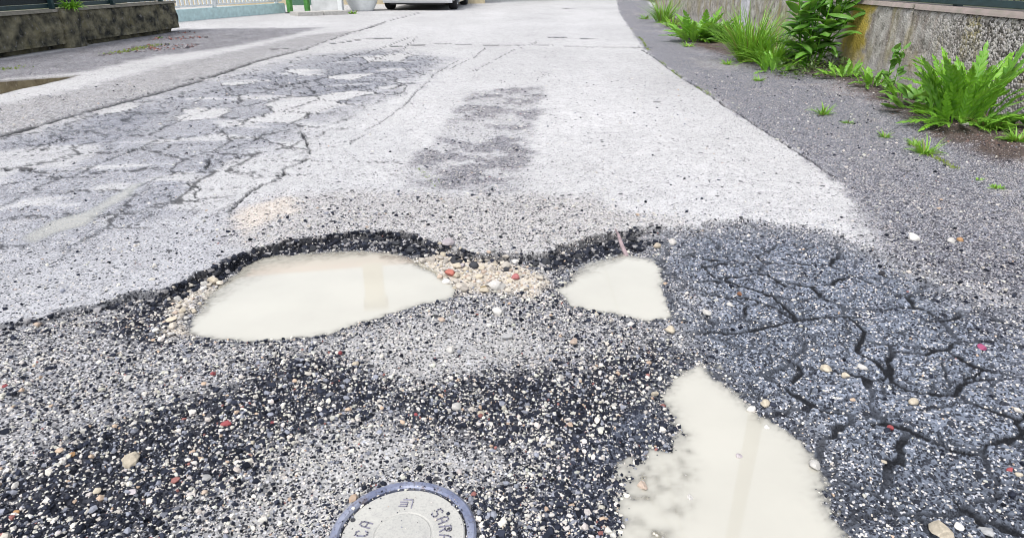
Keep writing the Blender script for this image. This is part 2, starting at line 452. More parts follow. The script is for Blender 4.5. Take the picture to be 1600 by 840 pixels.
def mth(nt, op, a, b=0.0, c=None):
    n = nt.nodes.new('ShaderNodeMath')
    n.operation = op
    for i, v in enumerate((a, b, c)):
        if v is None: continue
        if hasattr(v, 'is_linked'): nt.links.new(v, n.inputs[i])
        else: n.inputs[i].default_value = v
    return n.outputs[0]

def ramp(nt, v, lo, hi):
    n = nt.nodes.new('ShaderNodeMapRange')
    n.inputs[1].default_value, n.inputs[2].default_value = lo, hi
    nt.links.new(v, n.inputs[0])
    return n.outputs[0]

def ground_mat():
    m, nt, b = mat('road_surface')
    L = nt.links.new
    a1 = nd(nt, 'ShaderNodeAttribute', attribute_name='base')
    a2 = nd(nt, 'ShaderNodeAttribute', attribute_name='speck')
    sp = nd(nt, 'ShaderNodeSeparateColor'); L(a2.outputs['Color'], sp.inputs[0])
    g = nd(nt, 'ShaderNodeNewGeometry')
    v1 = nd(nt, 'ShaderNodeTexVoronoi', Scale=215.0); L(g.outputs['Position'], v1.inputs['Vector'])
    v2 = nd(nt, 'ShaderNodeTexVoronoi', Scale=85.0); L(g.outputs['Position'], v2.inputs['Vector'])
    v3 = nd(nt, 'ShaderNodeTexVoronoi', Scale=460.0); L(g.outputs['Position'], v3.inputs['Vector'])
    c1 = nd(nt, 'ShaderNodeSeparateColor'); L(v1.outputs['Color'], c1.inputs[0])
    c2 = nd(nt, 'ShaderNodeSeparateColor'); L(v2.outputs['Color'], c2.inputs[0])
    c3 = nd(nt, 'ShaderNodeSeparateColor'); L(v3.outputs['Color'], c3.inputs[0])
    tone = mth(nt, 'MULTIPLY_ADD', c1.outputs[1], .44, .60)
    tone = mth(nt, 'MULTIPLY_ADD', c3.outputs[0], .40, tone)
    base = mixc(nt, 1.0, a1.outputs['Color'], tone, 'MULTIPLY')
    # dark pits and grains, pale grains
    d1 = mth(nt, 'MULTIPLY', mth(nt, 'LESS_THAN', c1.outputs[0], sp.outputs[0]), mth(nt, 'LESS_THAN', v1.outputs['Distance'], .62))
    d2 = mth(nt, 'MULTIPLY', mth(nt, 'LESS_THAN', c2.outputs[0], mth(nt, 'MULTIPLY', sp.outputs[0], .38)), mth(nt, 'LESS_THAN', v2.outputs['Distance'], .45))
    v4 = nd(nt, 'ShaderNodeTexVoronoi', Scale=34.0); L(g.outputs['Position'], v4.inputs['Vector'])
    c4 = nd(nt, 'ShaderNodeSeparateColor'); L(v4.outputs['Color'], c4.inputs[0])
    d4 = mth(nt, 'MULTIPLY', mth(nt, 'LESS_THAN', c4.outputs[0], mth(nt, 'MULTIPLY', sp.outputs[0], .30)), mth(nt, 'LESS_THAN', v4.outputs['Distance'], .34))
    base = mixc(nt, 1.0, base, mth(nt, 'MULTIPLY_ADD', c4.outputs[1], .16, .92), 'MULTIPLY')
    dk = mth(nt, 'MAXIMUM', mth(nt, 'MAXIMUM', d1, d2), d4)
    lt = mth(nt, 'MULTIPLY', mth(nt, 'GREATER_THAN', c1.outputs[0], mth(nt, 'SUBTRACT', 1.0, sp.outputs[1])), mth(nt, 'LESS_THAN', v1.outputs['Distance'], .55))
    warm = mixc(nt, c1.outputs[2], (.44, .46, .52), (.60, .55, .48))
    col = mixc(nt, mth(nt, 'MULTIPLY', dk, .86), base, (.012, .013, .018))
    col = mixc(nt, mth(nt, 'MULTIPLY', lt, .85), col, warm)
    L(col, b.inputs['Base Color'])
    rg = mth(nt, 'MULTIPLY_ADD', sp.outputs[2], -.55, .88)
    L(rg, b.inputs['Roughness'])
    L(mth(nt, 'MULTIPLY_ADD', sp.outputs[2], .16, .06), b.inputs['Specular IOR Level'])
    bp = nd(nt, 'ShaderNodeBump', Strength=.55, Distance=.003)
    hh = mth(nt, 'ADD', mth(nt, 'MULTIPLY', v1.outputs['Distance'], -.7), mth(nt, 'MULTIPLY', v3.outputs['Distance'], -.3))
    L(hh, bp.inputs['Height']); L(bp.outputs[0], b.inputs['Normal'])
    return m

def tint_mat(name, rough=.75, spec=.35, grain=400.0, amt=.3):
    m, nt, b = mat(name)
    a = nd(nt, 'ShaderNodeAttribute', attribute_name='tint')
    n = nd(nt, 'ShaderNodeTexNoise', Scale=grain, Detail=3.0)
    tc = nd(nt, 'ShaderNodeNewGeometry'); nt.links.new(tc.outputs['Position'], n.inputs['Vector'])
    f = mth(nt, 'MULTIPLY_ADD', n.outputs[0], amt * 2, 1 - amt)
    nt.links.new(mixc(nt, 1.0, a.outputs['Color'], f, 'MULTIPLY'), b.inputs['Base Color'])
    b.inputs['Roughness'].default_value = rough
    b.inputs['Specular IOR Level'].default_value = spec
    return m

def plain(name, c, rough=.6, metal=0, grain=30.0, amt=.12, bump=0.0, c2=None):
    m, nt, b = mat(name)
    tc = nd(nt, 'ShaderNodeTexCoord')
    n = nd(nt, 'ShaderNodeTexNoise', Scale=grain, Detail=5.0); nt.links.new(tc.outputs['Object'], n.inputs['Vector'])
    k = ramp(nt, n.outputs[0], .35, .65)
    a_ = tuple(v * (1 - amt) for v in c)
    b_ = c2 if c2 else tuple(min(1, v * (1 + amt)) for v in c)
    nt.links.new(mixc(nt, k, a_, b_), b.inputs['Base Color'])
    b.inputs['Roughness'].default_value = rough
    b.inputs['Metallic'].default_value = metal
    if bump:
        bp = nd(nt, 'ShaderNodeBump', Strength=bump, Distance=.01)
        nt.links.new(n.outputs[0], bp.inputs['Height']); nt.links.new(bp.outputs[0], b.inputs['Normal'])
    return m

def water_mat(name, c, rough=.03):
    m, nt, b = mat(name)
    L = nt.links.new
    out = nt.nodes['Material Output']
    a = nd(nt, 'ShaderNodeAttribute', attribute_name='depth')
    g = nd(nt, 'ShaderNodeNewGeometry')
    n = nd(nt, 'ShaderNodeTexNoise', Scale=5.0, Detail=4.0); L(g.outputs['Position'], n.inputs['Vector'])
    murk = mth(nt, 'SUBTRACT', 1.0, mth(nt, 'EXPONENT', mth(nt, 'MULTIPLY', a.outputs['Fac'], -380.0)))
    k = ramp(nt, n.outputs[0], .35, .7)
    L(mixc(nt, k, c, tuple(v * .92 for v in c)), b.inputs['Base Color'])
    b.inputs['Roughness'].default_value = rough
    b.inputs['IOR'].default_value = 1.5
    b.inputs['Specular IOR Level'].default_value = 1.0
    tr = nd(nt, 'ShaderNodeBsdfTransparent'); gl = nd(nt, 'ShaderNodeBsdfGlossy', Roughness=rough)
    fr = nd(nt, 'ShaderNodeFresnel', IOR=1.33)
    clear = nd(nt, 'ShaderNodeMixShader'); L(fr.outputs[0], clear.inputs[0]); L(tr.outputs[0], clear.inputs[1]); L(gl.outputs[0], clear.inputs[2])
    mx = nd(nt, 'ShaderNodeMixShader'); L(murk, mx.inputs[0]); L(clear.outputs[0], mx.inputs[1]); L(b.outputs[0], mx.inputs[2])
    L(mx.outputs[0], out.inputs['Surface'])
    return m

def leaf_mat(name, c1, c2, rough=.42):
    m, nt, b = mat(name)
    L = nt.links.new
    a = nd(nt, 'ShaderNodeAttribute', attribute_name='tint')
    oi = nd(nt, 'ShaderNodeObjectInfo')
    sp = nd(nt, 'ShaderNodeSeparateColor'); L(a.outputs['Color'], sp.inputs[0])
    n = nd(nt, 'ShaderNodeTexNoise', Scale=60.0, Detail=3.0)
    k = mth(nt, 'MULTIPLY_ADD', n.outputs[0], .5, mth(nt, 'MULTIPLY_ADD', oi.outputs['Random'], .45, mth(nt, 'MULTIPLY_ADD', sp.outputs[0], .5, -.25)))
    k = ramp(nt, k, .05, .95)
    c = mixc(nt, k, c1, c2)
    c = mixc(nt, mth(nt, 'MULTIPLY', sp.outputs[1], .4), c, (.30, .42, .16))      # pale midrib
    c = mixc(nt, mth(nt, 'MULTIPLY', sp.outputs[2], .9), c, (.26, .19, .085))
    L(c, b.inputs['Base Color'])
    b.inputs['Roughness'].default_value = rough
    tl = nd(nt, 'ShaderNodeBsdfTranslucent'); L(mixc(nt, .5, c, (.25, .45, .02)), tl.inputs[0])
    mx = nd(nt, 'ShaderNodeMixShader'); mx.inputs[0].default_value = .28
    L(b.outputs[0], mx.inputs[1]); L(tl.outputs[0], mx.inputs[2])
    L(mx.outputs[0], nt.nodes['Material Output'].inputs['Surface'])
    return m

M_GROUND = ground_mat()
M_STONE = tint_mat('stone', .85, .08)
M_WET = tint_mat('wet_stone', .45, .5)
M_MILK = water_mat('muddy_water', (.455, .44, .385))
M_BROWN = water_mat('gutter_water', (.13, .105, .065), .02)
M_GRASS = leaf_mat('grass_blade', (.085, .27, .008), (.30, .58, .02))
M_LEAF = leaf_mat('broad_leaf', (.025, .12, .010), (.14, .37, .03), .35)
M_DANDE = leaf_mat('weed_leaf', (.07, .26, .008), (.24, .54, .018))
M_DARKLEAF = leaf_mat('ground_leaf', (.014, .032, .010), (.055, .10, .02))
M_MOSS = leaf_mat('moss', (.07, .11, .01), (.20, .23, .03), .8)
M_TWIG = plain('twig', (.25, .19, .2), .8, 0, 60, .2)
M_TEAL = plain('teal_paint', (.012, .035, .040), .5, 0, 20, .2)
M_NET = plain('dark_net', (.008, .014, .017), .8, 0, 60, .5)
M_WHITE = plain('white_paint', (.62, .64, .64), .5, 0, 8, .08)
M_PLINTH = plain('pale_teal_plinth', (.42, .56, .56), .7, 0, 12, .12, .1)
M_GREENP = plain('green_paint', (.07, .22, .05), .5, 0, 15, .3)
M_PANEL = plain('grey_panel', (.45, .46, .46), .6, 0, 4, .15)
M_CURB = plain('kerb_stone', (.36, .35, .33), .85, 0, 25, .15, .3)
M_DARKM = plain('dark_metal', (.05, .05, .055), .5, .3)
M_POLE = plain('wooden_pole', (.06, .05, .028), .9, 0, 20, .15, .2)
M_STUCCO = plain('stucco', (.42, .36, .25), .9, 0, 10, .08, .2)
M_ROOF = plain('roof_tile', (.26, .10, .06), .85, 0, 14, .3, .3)
M_SHUT = plain('shutter', (.06, .13, .09), .6)
M_GLASS = plain('window_glass', (.03, .04, .05), .05)

# ------------------------------------------------------------------ object helpers
def link_mesh(name, V, F, m=None, parent=None, attrs=None, smooth=False):
    me = bpy.data.meshes.new(name)
    V = np.asarray(V, dtype=np.float32).reshape(-1, 3)
    if isinstance(F, np.ndarray):
        n, k = F.shape
        me.vertices.add(len(V)); me.vertices.foreach_set('co', V.ravel())
        me.loops.add(n * k); me.loops.foreach_set('vertex_index', F.astype(np.int32).ravel())
        me.polygons.add(n); me.polygons.foreach_set('loop_start', np.arange(0, n * k, k, dtype=np.int32))
        me.update(calc_edges=True)
    else:
        me.from_pydata([tuple(map(float, v)) for v in V], [], F)
    if attrs:
        for an, (kind, data) in attrs.items():
            at = me.attributes.new(an, kind, 'POINT')
            at.data.foreach_set('value' if kind == 'FLOAT' else 'color', np.asarray(data, dtype=np.float32).ravel())
    me.polygons.foreach_set('use_smooth', np.full(len(me.polygons), smooth))
    if m: me.materials.append(m)
    o = bpy.data.objects.new(name, me)
    COL.objects.link(o)
    if parent: o.parent = parent
    return o

def tag(o, label=None, cat=None, group=None, kind=None):
    for k, v in (('label', label), ('category', cat), ('group', group), ('kind', kind)):
        if v: o[k] = v
    return o

def empty(name, loc=(0, 0, 0), rz=0.0):
    o = bpy.data.objects.new(name, None)
    o.empty_display_size = .1
    o.location = loc; o.rotation_euler = (0, 0, rz)
    COL.objects.link(o)
    return o

def bm_obj(name, bm, m, parent=None, smooth=False):
    me = bpy.data.meshes.new(name)
    bmesh.ops.recalc_face_normals(bm, faces=bm.faces)
    bm.to_mesh(me); bm.free()
    me.materials.append(m)
    if smooth: me.polygons.foreach_set('use_smooth', np.full(len(me.polygons), True))
    o = bpy.data.objects.new(name, me); COL.objects.link(o)
    if parent: o.parent = parent
    return o

def box(bm, x0, x1, y0, y1, z0, z1, bev=0.0):
    r = bmesh.ops.create_cube(bm, size=1)
    for v in r['verts']:
        v.co = Vector(((x0 + x1) / 2 + v.co.x * (x1 - x0), (y0 + y1) / 2 + v.co.y * (y1 - y0), (z0 + z1) / 2 + v.co.z * (z1 - z0)))
    if bev:
        es = list({e for v in r['verts'] for e in v.link_edges})
        bmesh.ops.bevel(bm, geom=es, offset=bev, segments=2, affect='EDGES')
    return bm

def boxo(name, dims, m, parent=None, bev=0.0):
    return bm_obj(name, box(bmesh.new(), *dims, bev), m, parent)

def lathe(prof, n=32):
    bm = bmesh.new()
    rings = [[bm.verts.new((r * math.cos(6.2831853 * i / n), r * math.sin(6.2831853 * i / n), z)) for i in range(n)] for r, z in prof]
    for a, b in zip(rings, rings[1:]):
        for i in range(n):
            bm.faces.new((a[i], a[(i + 1) % n], b[(i + 1) % n], b[i]))
    if prof[0][0] > 1e-6: bm.faces.new(rings[0][::-1])
    if prof[-1][0] > 1e-6: bm.faces.new(rings[-1])
    bmesh.ops.remove_doubles(bm, verts=bm.verts, dist=1e-6)
    return bm

def tube(pts, rad, n=6):
    V, Fc = [], []
    pts = [Vector(p) for p in pts]
    for i, p in enumerate(pts):
        t = (pts[min(i + 1, len(pts) - 1)] - pts[max(i - 1, 0)]).normalized()
        a = t.orthogonal().normalized(); b = t.cross(a)
        r = rad[i] if isinstance(rad, (list, tuple)) else rad
        for k in range(n):
            an = 6.2831853 * k / n
            V.append(p + a * math.cos(an) * r + b * math.sin(an) * r)
    for i in range(len(pts) - 1):
        for k in range(n):
            Fc.append((i * n + k, i * n + (k + 1) % n, (i + 1) * n + (k + 1) % n, (i + 1) * n + k))
    Fc.append(tuple(range(n))[::-1]); Fc.append(tuple((len(pts) - 1) * n + k for k in range(n)))
    return V, Fc

# ------------------------------------------------------------------ the ground sheet: rings round the viewpoint, finer where nearer
rows = []
for py in np.arange(1060, 600, -2.0): rows.append(py)
for py in np.arange(600, 330, -1.25): rows.append(py)
for py in np.arange(330, 60, -1.5): rows.append(py)
for py in np.arange(60, -34, -1.6): rows.append(py)
R_ = [CAM_H / math.tan(PITCH + math.atan((py - 420) / F_PX)) for py in rows]
R_ = [.02, .1, .2, .28, .34, .38] + [r for r in R_ if r > .4] + [200, 320, 600, 1200]
TH = np.concatenate([np.arange(-180, -56, 4.0), np.arange(-56, -50, .5), np.arange(-50, 47, .115), np.arange(47, 56, .5), np.arange(56, 180, 4.0)])
TH = np.radians(TH)
R_ = np.array(R_)
gx = R_[:, None] * np.sin(TH)[None]
gy = R_[:, None] * np.cos(TH)[None]
nr, nt_ = gx.shape
gz, gcol, gpd, gpl, gwet, gst, glum, gface, gpile, gpm = ground(gx.ravel(), gy.ravel())
V = np.stack([gx.ravel(), gy.ravel(), gz], 1)
i, j = np.meshgrid(np.arange(nr - 1), np.arange(nt_), indexing='ij')
jn = (j + 1) % nt_
FQ = np.stack([i * nt_ + j, i * nt_ + jn, (i + 1) * nt_ + jn, (i + 1) * nt_ + j], -1).reshape(-1, 4)[:, ::-1]
one = np.ones(len(V))
road = link_mesh('road_surface', V, FQ, M_GROUND, None, {
    'base': ('FLOAT_COLOR', np.concatenate([gcol, one[:, None]], 1)),
    'speck': ('FLOAT_COLOR', np.stack([gpd, gpl, gwet, one], 1))}, False)
tag(road, kind='structure', label='worn and broken grey asphalt road surface with potholes, cracks and bright patched slabs')

# ------------------------------------------------------------------ water
def puddle(P, lv, m, step, label, grow=.03):
    lo, hi = P.min(0) - grow, P.max(0) + grow
    xs, ys = np.arange(lo[0], hi[0], step), np.arange(lo[1], hi[1], step)
    X, Y = np.meshgrid(xs, ys)
    g = ground(X.ravel(), Y.ravel())[0]
    s = sdf(P, X.ravel(), Y.ravel(), .6)
    dep = np.maximum(lv - g, 0)
    keep = ((g < lv + .006) & (s < grow)).reshape(X.shape)
    q = keep[:-1, :-1] | keep[1:, :-1] | keep[:-1, 1:] | keep[1:, 1:]
    nx = len(xs)
    a, b = np.nonzero(q)
    Fq = np.stack([a * nx + b, a * nx + b + 1, (a + 1) * nx + b + 1, (a + 1) * nx + b], 1)
    used, inv = np.unique(Fq, return_inverse=True)
    Vv = np.stack([X.ravel(), Y.ravel(), np.full(X.size, lv)], 1)[used]
    o = link_mesh('puddle_water', Vv, inv.reshape(-1, 4), m, None, {'depth': ('FLOAT', dep[used])}, True)
    return tag(o, kind='structure', label=label)

puddle(HOLE1, P1, M_MILK, .006, 'milky puddle in the large left pothole')
puddle(HOLE2, P2, M_MILK, .006, 'small milky puddle in the middle pothole')
puddle(HOLE3, P3, M_MILK, .005, 'long milky puddle running out of the bottom right foreground')
puddle(FILM, -.004, M_MILK, .012, 'thin streak of muddy water on the left slabs', .06)
puddle(GUT, -.012, M_BROWN, .03, 'brown gutter puddle along the left verge', .1)

# ------------------------------------------------------------------ loose gravel (nobody could count it)
def ico(sub):
    bm = bmesh.new()
    bmesh.ops.create_icosphere(bm, subdivisions=sub, radius=1)
    v = np.array([p.co[:] for p in bm.verts]); f = np.array([[p.index for p in q.verts] for q in bm.faces])
    bm.free()
    return v, f
ICO_V, ICO_F = ico(1)

def stones(P, size, tint, sink=.3, flat=.7):
    n = len(P)
    var = RNG.integers(0, 24, n)
    shapes = ICO_V[None] * (1 + .5 * (RNG.random((24, 12, 1)) - .5)) + .42 * (RNG.random((24, 12, 3)) - .5)
    sh = shapes[var] * 1.0                                                # n,12,3
    sc = np.stack([.75 + .6 * RNG.random(n), .7 + .4 * RNG.random(n), flat * (.7 + .5 * RNG.random(n))], 1)
    sh = sh * sc[:, None]
    a = RNG.random(n) * 6.283
    t = (RNG.random(n) - .5) * 1.1
    ca, sa, ct, st = np.cos(a), np.sin(a), np.cos(t), np.sin(t)
    x, y, z = sh[..., 0], sh[..., 1], sh[..., 2]
    y, z = y * ct[:, None] - z * st[:, None], y * st[:, None] + z * ct[:, None]
    x, y = x * ca[:, None] - y * sa[:, None], x * sa[:, None] + y * ca[:, None]
    r = (size * .5)[:, None]
    Vs = np.stack([P[:, 0, None] + x * r, P[:, 1, None] + y * r, P[:, 2, None] + z * r + r * (flat - sink)], -1).reshape(-1, 3)
    Fs = (ICO_F[None] + (np.arange(n) * 12)[:, None, None]).reshape(-1, 3)
    T = np.concatenate([np.repeat(tint, 12, 0), np.ones((n * 12, 1))], 1)
    return Vs, Fs, T

def gravel_tints(lum):
    n = len(lum)
    u = RNG.random(n)
    pale = np.array((.56, .535, .49)) * (.62 + .5 * RNG.random((n, 1))) + .03 * (RNG.random((n, 3)) - .5)
    mid = np.array((.20, .21, .245)) * (.6 + .7 * RNG.random((n, 1)))
    dark = np.array((.020, .023, .034)) * (.4 + 1.2 * RNG.random((n, 1)))
    redc = np.array((.24, .11, .10)) * (.7 + .6 * RNG.random((n, 1)))
    warm = np.array((.43, .33, .25)) * (.7 + .5 * RNG.random((n, 1)))
    k = RNG.random(n)
    pp = np.clip(lum, 0, 1)
    c = np.where((u < pp * .78)[:, None], pale, np.where((u < pp * .78 + .16)[:, None], mid, dark))
    c = np.where((k < .007)[:, None], redc, np.where((k < .022)[:, None], warm, c))
    return c

NC = 330000
rr = .62 * np.exp(RNG.random(NC) ** 1.15 * math.log(6.2 / .62))
tt = np.radians(-50 + 97 * RNG.random(NC))
cx, cy = rr * np.sin(tt), rr * np.cos(tt)
z0, c0, _, _, w0, st0, lu0, fa0, pi0, pm0 = ground(cx, cy)
pr = st0 * np.where(rr > 2.5, .55, 1.0) * .60 * np.clip(1 + 1.1 * fbm(cx * 14, cy * 14, 123, 3), .25, 1.7)
ok = (RNG.random(NC) < pr) & (pm0 < .3)
Pg = np.stack([cx, cy, z0], 1)[ok]
sz = np.clip((.0022 + .0008 * sst(.5, 1.6, st0[ok])) * np.exp(.52 * RNG.standard_normal(ok.sum())) * (.75 + .42 * rr[ok]), .0014, .015)
Vs, Fs, T = stones(Pg, sz, gravel_tints(lu0[ok]), .42, .72)
print('gravel stones', ok.sum())
tag(link_mesh('gravel', Vs, Fs, M_STONE, None, {'tint': ('FLOAT_COLOR', T)}), kind='stuff',
    label='loose black, grey and cream gravel scattered over the broken asphalt', cat='gravel')

# crumbling dark aggregate in the broken face of the surfacing
pts = []
seg = np.diff(CUT_W, axis=0); sl_ = np.hypot(seg[:, 0], seg[:, 1]); cs = np.concatenate([[0], np.cumsum(sl_)])
NR = 18000
s_ = RNG.random(NR) * cs[-1]
k_ = np.clip(np.searchsorted(cs, s_) - 1, 0, len(seg) - 1)
q = CUT_W[k_] + seg[k_] * ((s_ - cs[k_]) / sl_[k_])[:, None]
nrm = np.stack([seg[k_, 1], -seg[k_, 0]], 1) / sl_[k_][:, None]
off = np.where(RNG.random(NR) < .5, np.abs(RNG.standard_normal(NR)) * .014 - .002, RNG.random(NR) * .13)
qx, qy = q[:, 0] + nrm[:, 0] * off, q[:, 1] + nrm[:, 1] * off
hn = np.minimum(sdf(HOLE1, qx, qy, .4), sdf(HOLE2, qx, qy, .4))
zz, _, _, _, _, _, _, fz, pz, pmz = ground(qx, qy)
ok = (pmz < .2) & (RNG.random(NR) < np.maximum(sst(.16, .06, hn), .12 * fz)) & (fz + .3 * RNG.random(NR) > .3)
Pq = np.stack([qx, qy, zz - .002], 1)[ok]
tn = np.array((.016, .018, .025)) * (.4 + 1.6 * RNG.random((ok.sum(), 1)))
lite = RNG.random(ok.sum()) < .2
tn[lite] = np.array((.22, .215, .22)) * (.6 + .8 * RNG.random((lite.sum(), 1)))
Vs, Fs, T = stones(Pq, np.clip(.0062 * np.exp(.55 * RNG.standard_normal(ok.sum())), .003, .018), tn, .35, .8)
print('rim stones', ok.sum())
tag(link_mesh('asphalt_crumbs', Vs, Fs, M_STONE, None, {'tint': ('FLOAT_COLOR', T)}), kind='stuff',
    label='black crumbling asphalt aggregate along the pothole rim', cat='rubble')

# ------------------------------------------------------------------ pebbles and stones one can count
ICO2_V, ICO2_F = ico(2)
def pebble_mesh(seed, ang=.25):
    r = np.random.default_rng(seed)
    v = ICO2_V.copy()
    for _ in range(11):                               # chip flat facets off a ball
        n = r.standard_normal(3); n /= np.linalg.norm(n)
        dcut = .50 + .32 * r.random()
        e = v @ n
        v = v - np.maximum(e - dcut, 0)[:, None] * n * (.9)
    v += ang * .12 * r.standard_normal(v.shape)
    return v * np.array((1.0 + .35 * r.random(), .85 + .2 * r.random(), .6 + .2 * r.random()))
PEB = [pebble_mesh(100 + k) for k in range(14)]
PEB_ME = {}
M_PEB = {}
def pebble_mat(c):
    key = tuple(c)
    if key not in M_PEB:
        m, nt, b = mat('pebble_stone')
        tc = nd(nt, 'ShaderNodeTexCoord'); oi = nd(nt, 'ShaderNodeObjectInfo')
        n = nd(nt, 'ShaderNodeTexNoise', Scale=2.2, Detail=6.0); nt.links.new(tc.outputs['Object'], n.inputs['Vector'])
        n2 = nd(nt, 'ShaderNodeTexNoise', Scale=14.0, Detail=3.0); nt.links.new(tc.outputs['Object'], n2.inputs['Vector'])
        f = mth(nt, 'ADD', mth(nt, 'MULTIPLY_ADD', n.outputs[0], .5, .5), mth(nt, 'MULTIPLY_ADD', oi.outputs['Random'], .3, -.15))
        f = mth(nt, 'MULTIPLY', f, mth(nt, 'MULTIPLY_ADD', n2.outputs[0], .5, .75))
        nt.links.new(mixc(nt, 1.0, c, mth(nt, 'MULTIPLY', f, 1.25), 'MULTIPLY'), b.inputs['Base Color'])
        b.inputs['Roughness'].default_value = .8
        M_PEB[key] = m
    return M_PEB[key]

def stone(name, x, y, z, size, c, label, cat, group=None, var=None):
    k = random.randrange(len(PEB)) if var is None else var
    key = (k, tuple(c))
    if key not in PEB_ME:
        me = bpy.data.meshes.new(name)
        me.from_pydata([tuple(map(float, p)) for p in PEB[k]], [], [tuple(int(q) for q in p) for p in ICO2_F])
        me.materials.append(pebble_mat(c))
        PEB_ME[key] = me
    o = bpy.data.objects.new(name, PEB_ME[key]); COL.objects.link(o)
    r = size / 2.15
    o.location = (x, y, z + r * .38); o.scale = (r, r, r)
    o.rotation_euler = (random.uniform(-.25, .25), random.uniform(-.25, .25), random.uniform(0, 6.28))
    return tag(o, label, cat, group)

CREAM, WHT, GREY, RED, PEACH, LILAC, BLACK, ORANGE = ((.42, .37, .29), (.47, .455, .43), (.30, .30, .30), (.24, .05, .055), (.40, .32, .26), (.40, .36, .375),
                                                       (.02, .02, .025), (.36, .21, .10))
SINGLE = [
    (205, 722, 36, CREAM, 'large rounded cream stone among the dark gravel at lower left'),
    (792, 527, 24, GREY, 'smooth grey pebble on the sandy ground below the pebble spit'),
    (776, 489, 20, WHT, 'white chip just below the pebble spit between the two upper puddles'),
    (1346, 573, 19, WHT, 'blocky white stone on the crazed blue asphalt'),
    (1428, 629, 20, CREAM, 'cream stone beside a crack in the crazed asphalt, right side'),
    (1390, 672, 15, RED, 'bright red pebble on the blue crazed asphalt'),
    (1272, 729, 28, WHT, 'smooth white pebble at the right shore of the long puddle'),
    (1104, 493, 20, WHT, 'angular white stone right of the middle puddle'),
    (1194, 633, 20, CREAM, 'cream pebble at the upper right shore of the long puddle'),
    (1172, 641, 18, WHT, 'flat white chip lying in the edge of the long puddle'),
    (1003, 760, 20, PEACH, 'peach stone in the shallow left part of the long puddle'),
    (1078, 779, 15, WHT, 'white stone standing in the middle of the long puddle'),
    (1154, 714, 15, LILAC, 'pinkish stone in the long puddle beside the pole reflection'),
    (1198, 670, 14, WHT, 'small white chip in the water near the upper right of the long puddle'),
    (1380, 723, 13, CREAM, 'small cream stone below the red pebble on the crazed asphalt'),
    (1290, 579, 22, CREAM, 'flat cream stone left of the blocky white stone'),
    (1321, 588, 18, CREAM, 'cream stone directly below left of the blocky white stone'),
    (897, 536, 18, PEACH, 'cream and rust coloured stone below the middle puddle'),
    (355, 664, 20, RED, 'deep red brick chip on the dark gravel band at left'),
    (427, 661, 10, RED, 'small pink red chip right of the deep red brick chip'),
    (650, 648, 10, RED, 'small red chip in the gravel above the iron cover'),
    (532, 552, 9, RED, 'tiny red chip on the gravel crest below the large puddle'),
    (713, 637, 19, WHT, 'white stone on the dark gravel right of centre'),
    (752, 648, 17, CREAM, 'cream stone just right of the white stone on dark gravel'),
    (705, 548, 18, WHT, 'white pebble on the light sandy strip below the large puddle'),
    (690, 500, 13, PEACH, 'peach pebble on the near shore of the large puddle'),
    (1046, 518, 22, CREAM, 'cream stone on the gravel neck below the middle puddle'),
    (332, 441, 24, CREAM, 'cream stone under the broken rim at the left end of the large puddle'),
    (1534, 544, 15, (.34, .07, .16), 'magenta chip at the right edge of the crazed asphalt'),
    (1468, 833, 42, CREAM, 'large cream stone at the bottom right edge of the picture'),
    (1496, 824, 20, WHT, 'white stone beside the large cream stone at bottom right'),
    (1542, 834, 30, GREY, 'flat pale grey stone at the bottom right, outermost of three'),
    (322, 749, 20, GREY, 'blue grey pebble below right of the large rounded cream stone'),
    (941, 672, 14, WHT, 'white pebble on the dark wet gravel left of the long puddle'),
    (861, 808, 12, WHT, 'white chip on the wet gravel right of the iron cover'),
    (1050, 380, 20, WHT, 'white stone just above the right end of the middle puddle'),
    (1026, 386, 16, CREAM, 'cream stone at the head of the middle puddle'),
    (1425, 374, 22, WHT, 'flat white stone on the right verge gravel'),
    (1485, 378, 17, WHT, 'white stone right of the flat white one on the verge'),
    (1500, 376, 12, ORANGE, 'ochre stone on the right verge gravel'),
    (1590, 742, 14, CREAM, 'cream stone at the right edge of the picture'),
    (1578, 734, 12, RED, 'red brown chip at the right edge of the picture'),
    (1508, 196, 16, WHT, 'white concrete chunk in front of the tall weed by the right wall'),
    (25, 803, 15, ORANGE, 'orange pebble in the gravel at the bottom left corner'),
    (115, 715, 13, ORANGE, 'orange chip in the gravel left of the large cream stone'),
    (1377, 432, 15, BLACK, 'black asphalt lump on the crazed surface at right'),
    (8, 604, 12, RED, 'pink red chip at the left edge of the picture'),
    (333, 585, 11, RED, 'small rosy chip below the left end of the large puddle'),
    (198, 593, 15, WHT, 'round white pebble on the gravel at left'),
    (1155, 460, 10, (.22, .10, .05), 'brown chip on a slab of the crazed asphalt'),
    (1140, 478, 13, WHT, 'white chip below the brown chip on the crazed asphalt'),
    (320, 770, 14, PEACH, 'peach pebble below the blue grey pebble at lower left'),
    (395, 692, 12, CREAM, 'small cream stone right of the deep red brick chip'),
    (152, 768, 14, CREAM, 'small cream stone below left of the large rounded one'),
    (208, 770, 16, LILAC, 'flat lilac grey pebble directly below the large rounded cream stone'),
    (556, 570, 15, CREAM, 'cream stone on the gravel crest below the large puddle'),
    (876, 590, 13, WHT, 'white stone in the dark gravel below the rust coloured stone'),
    (1022, 617, 15, CREAM, 'cream stone at the left shore of the long puddle'),
    (985, 508, 14, WHT, 'white stone below the near shore of the middle puddle'),
    (1240, 470, 9, WHT, 'tiny white chip in the middle of the crazed asphalt'),
    (60, 508, 14, PEACH, 'peach chip at the far left end of the broken rim'),
]
sx = np.array([U(a, b, -.02) for a, b, *_ in SINGLE])
SZ = ground(sx[:, 0], sx[:, 1])[0]
for q in range(2):                                        # settle on the real height of the ground there
    sx = np.array([U(a, b, max(float(zq), P3 - .004)) for (a, b, *_), zq in zip(SINGLE, SZ)])
    SZ = ground(sx[:, 0], sx[:, 1])[0]
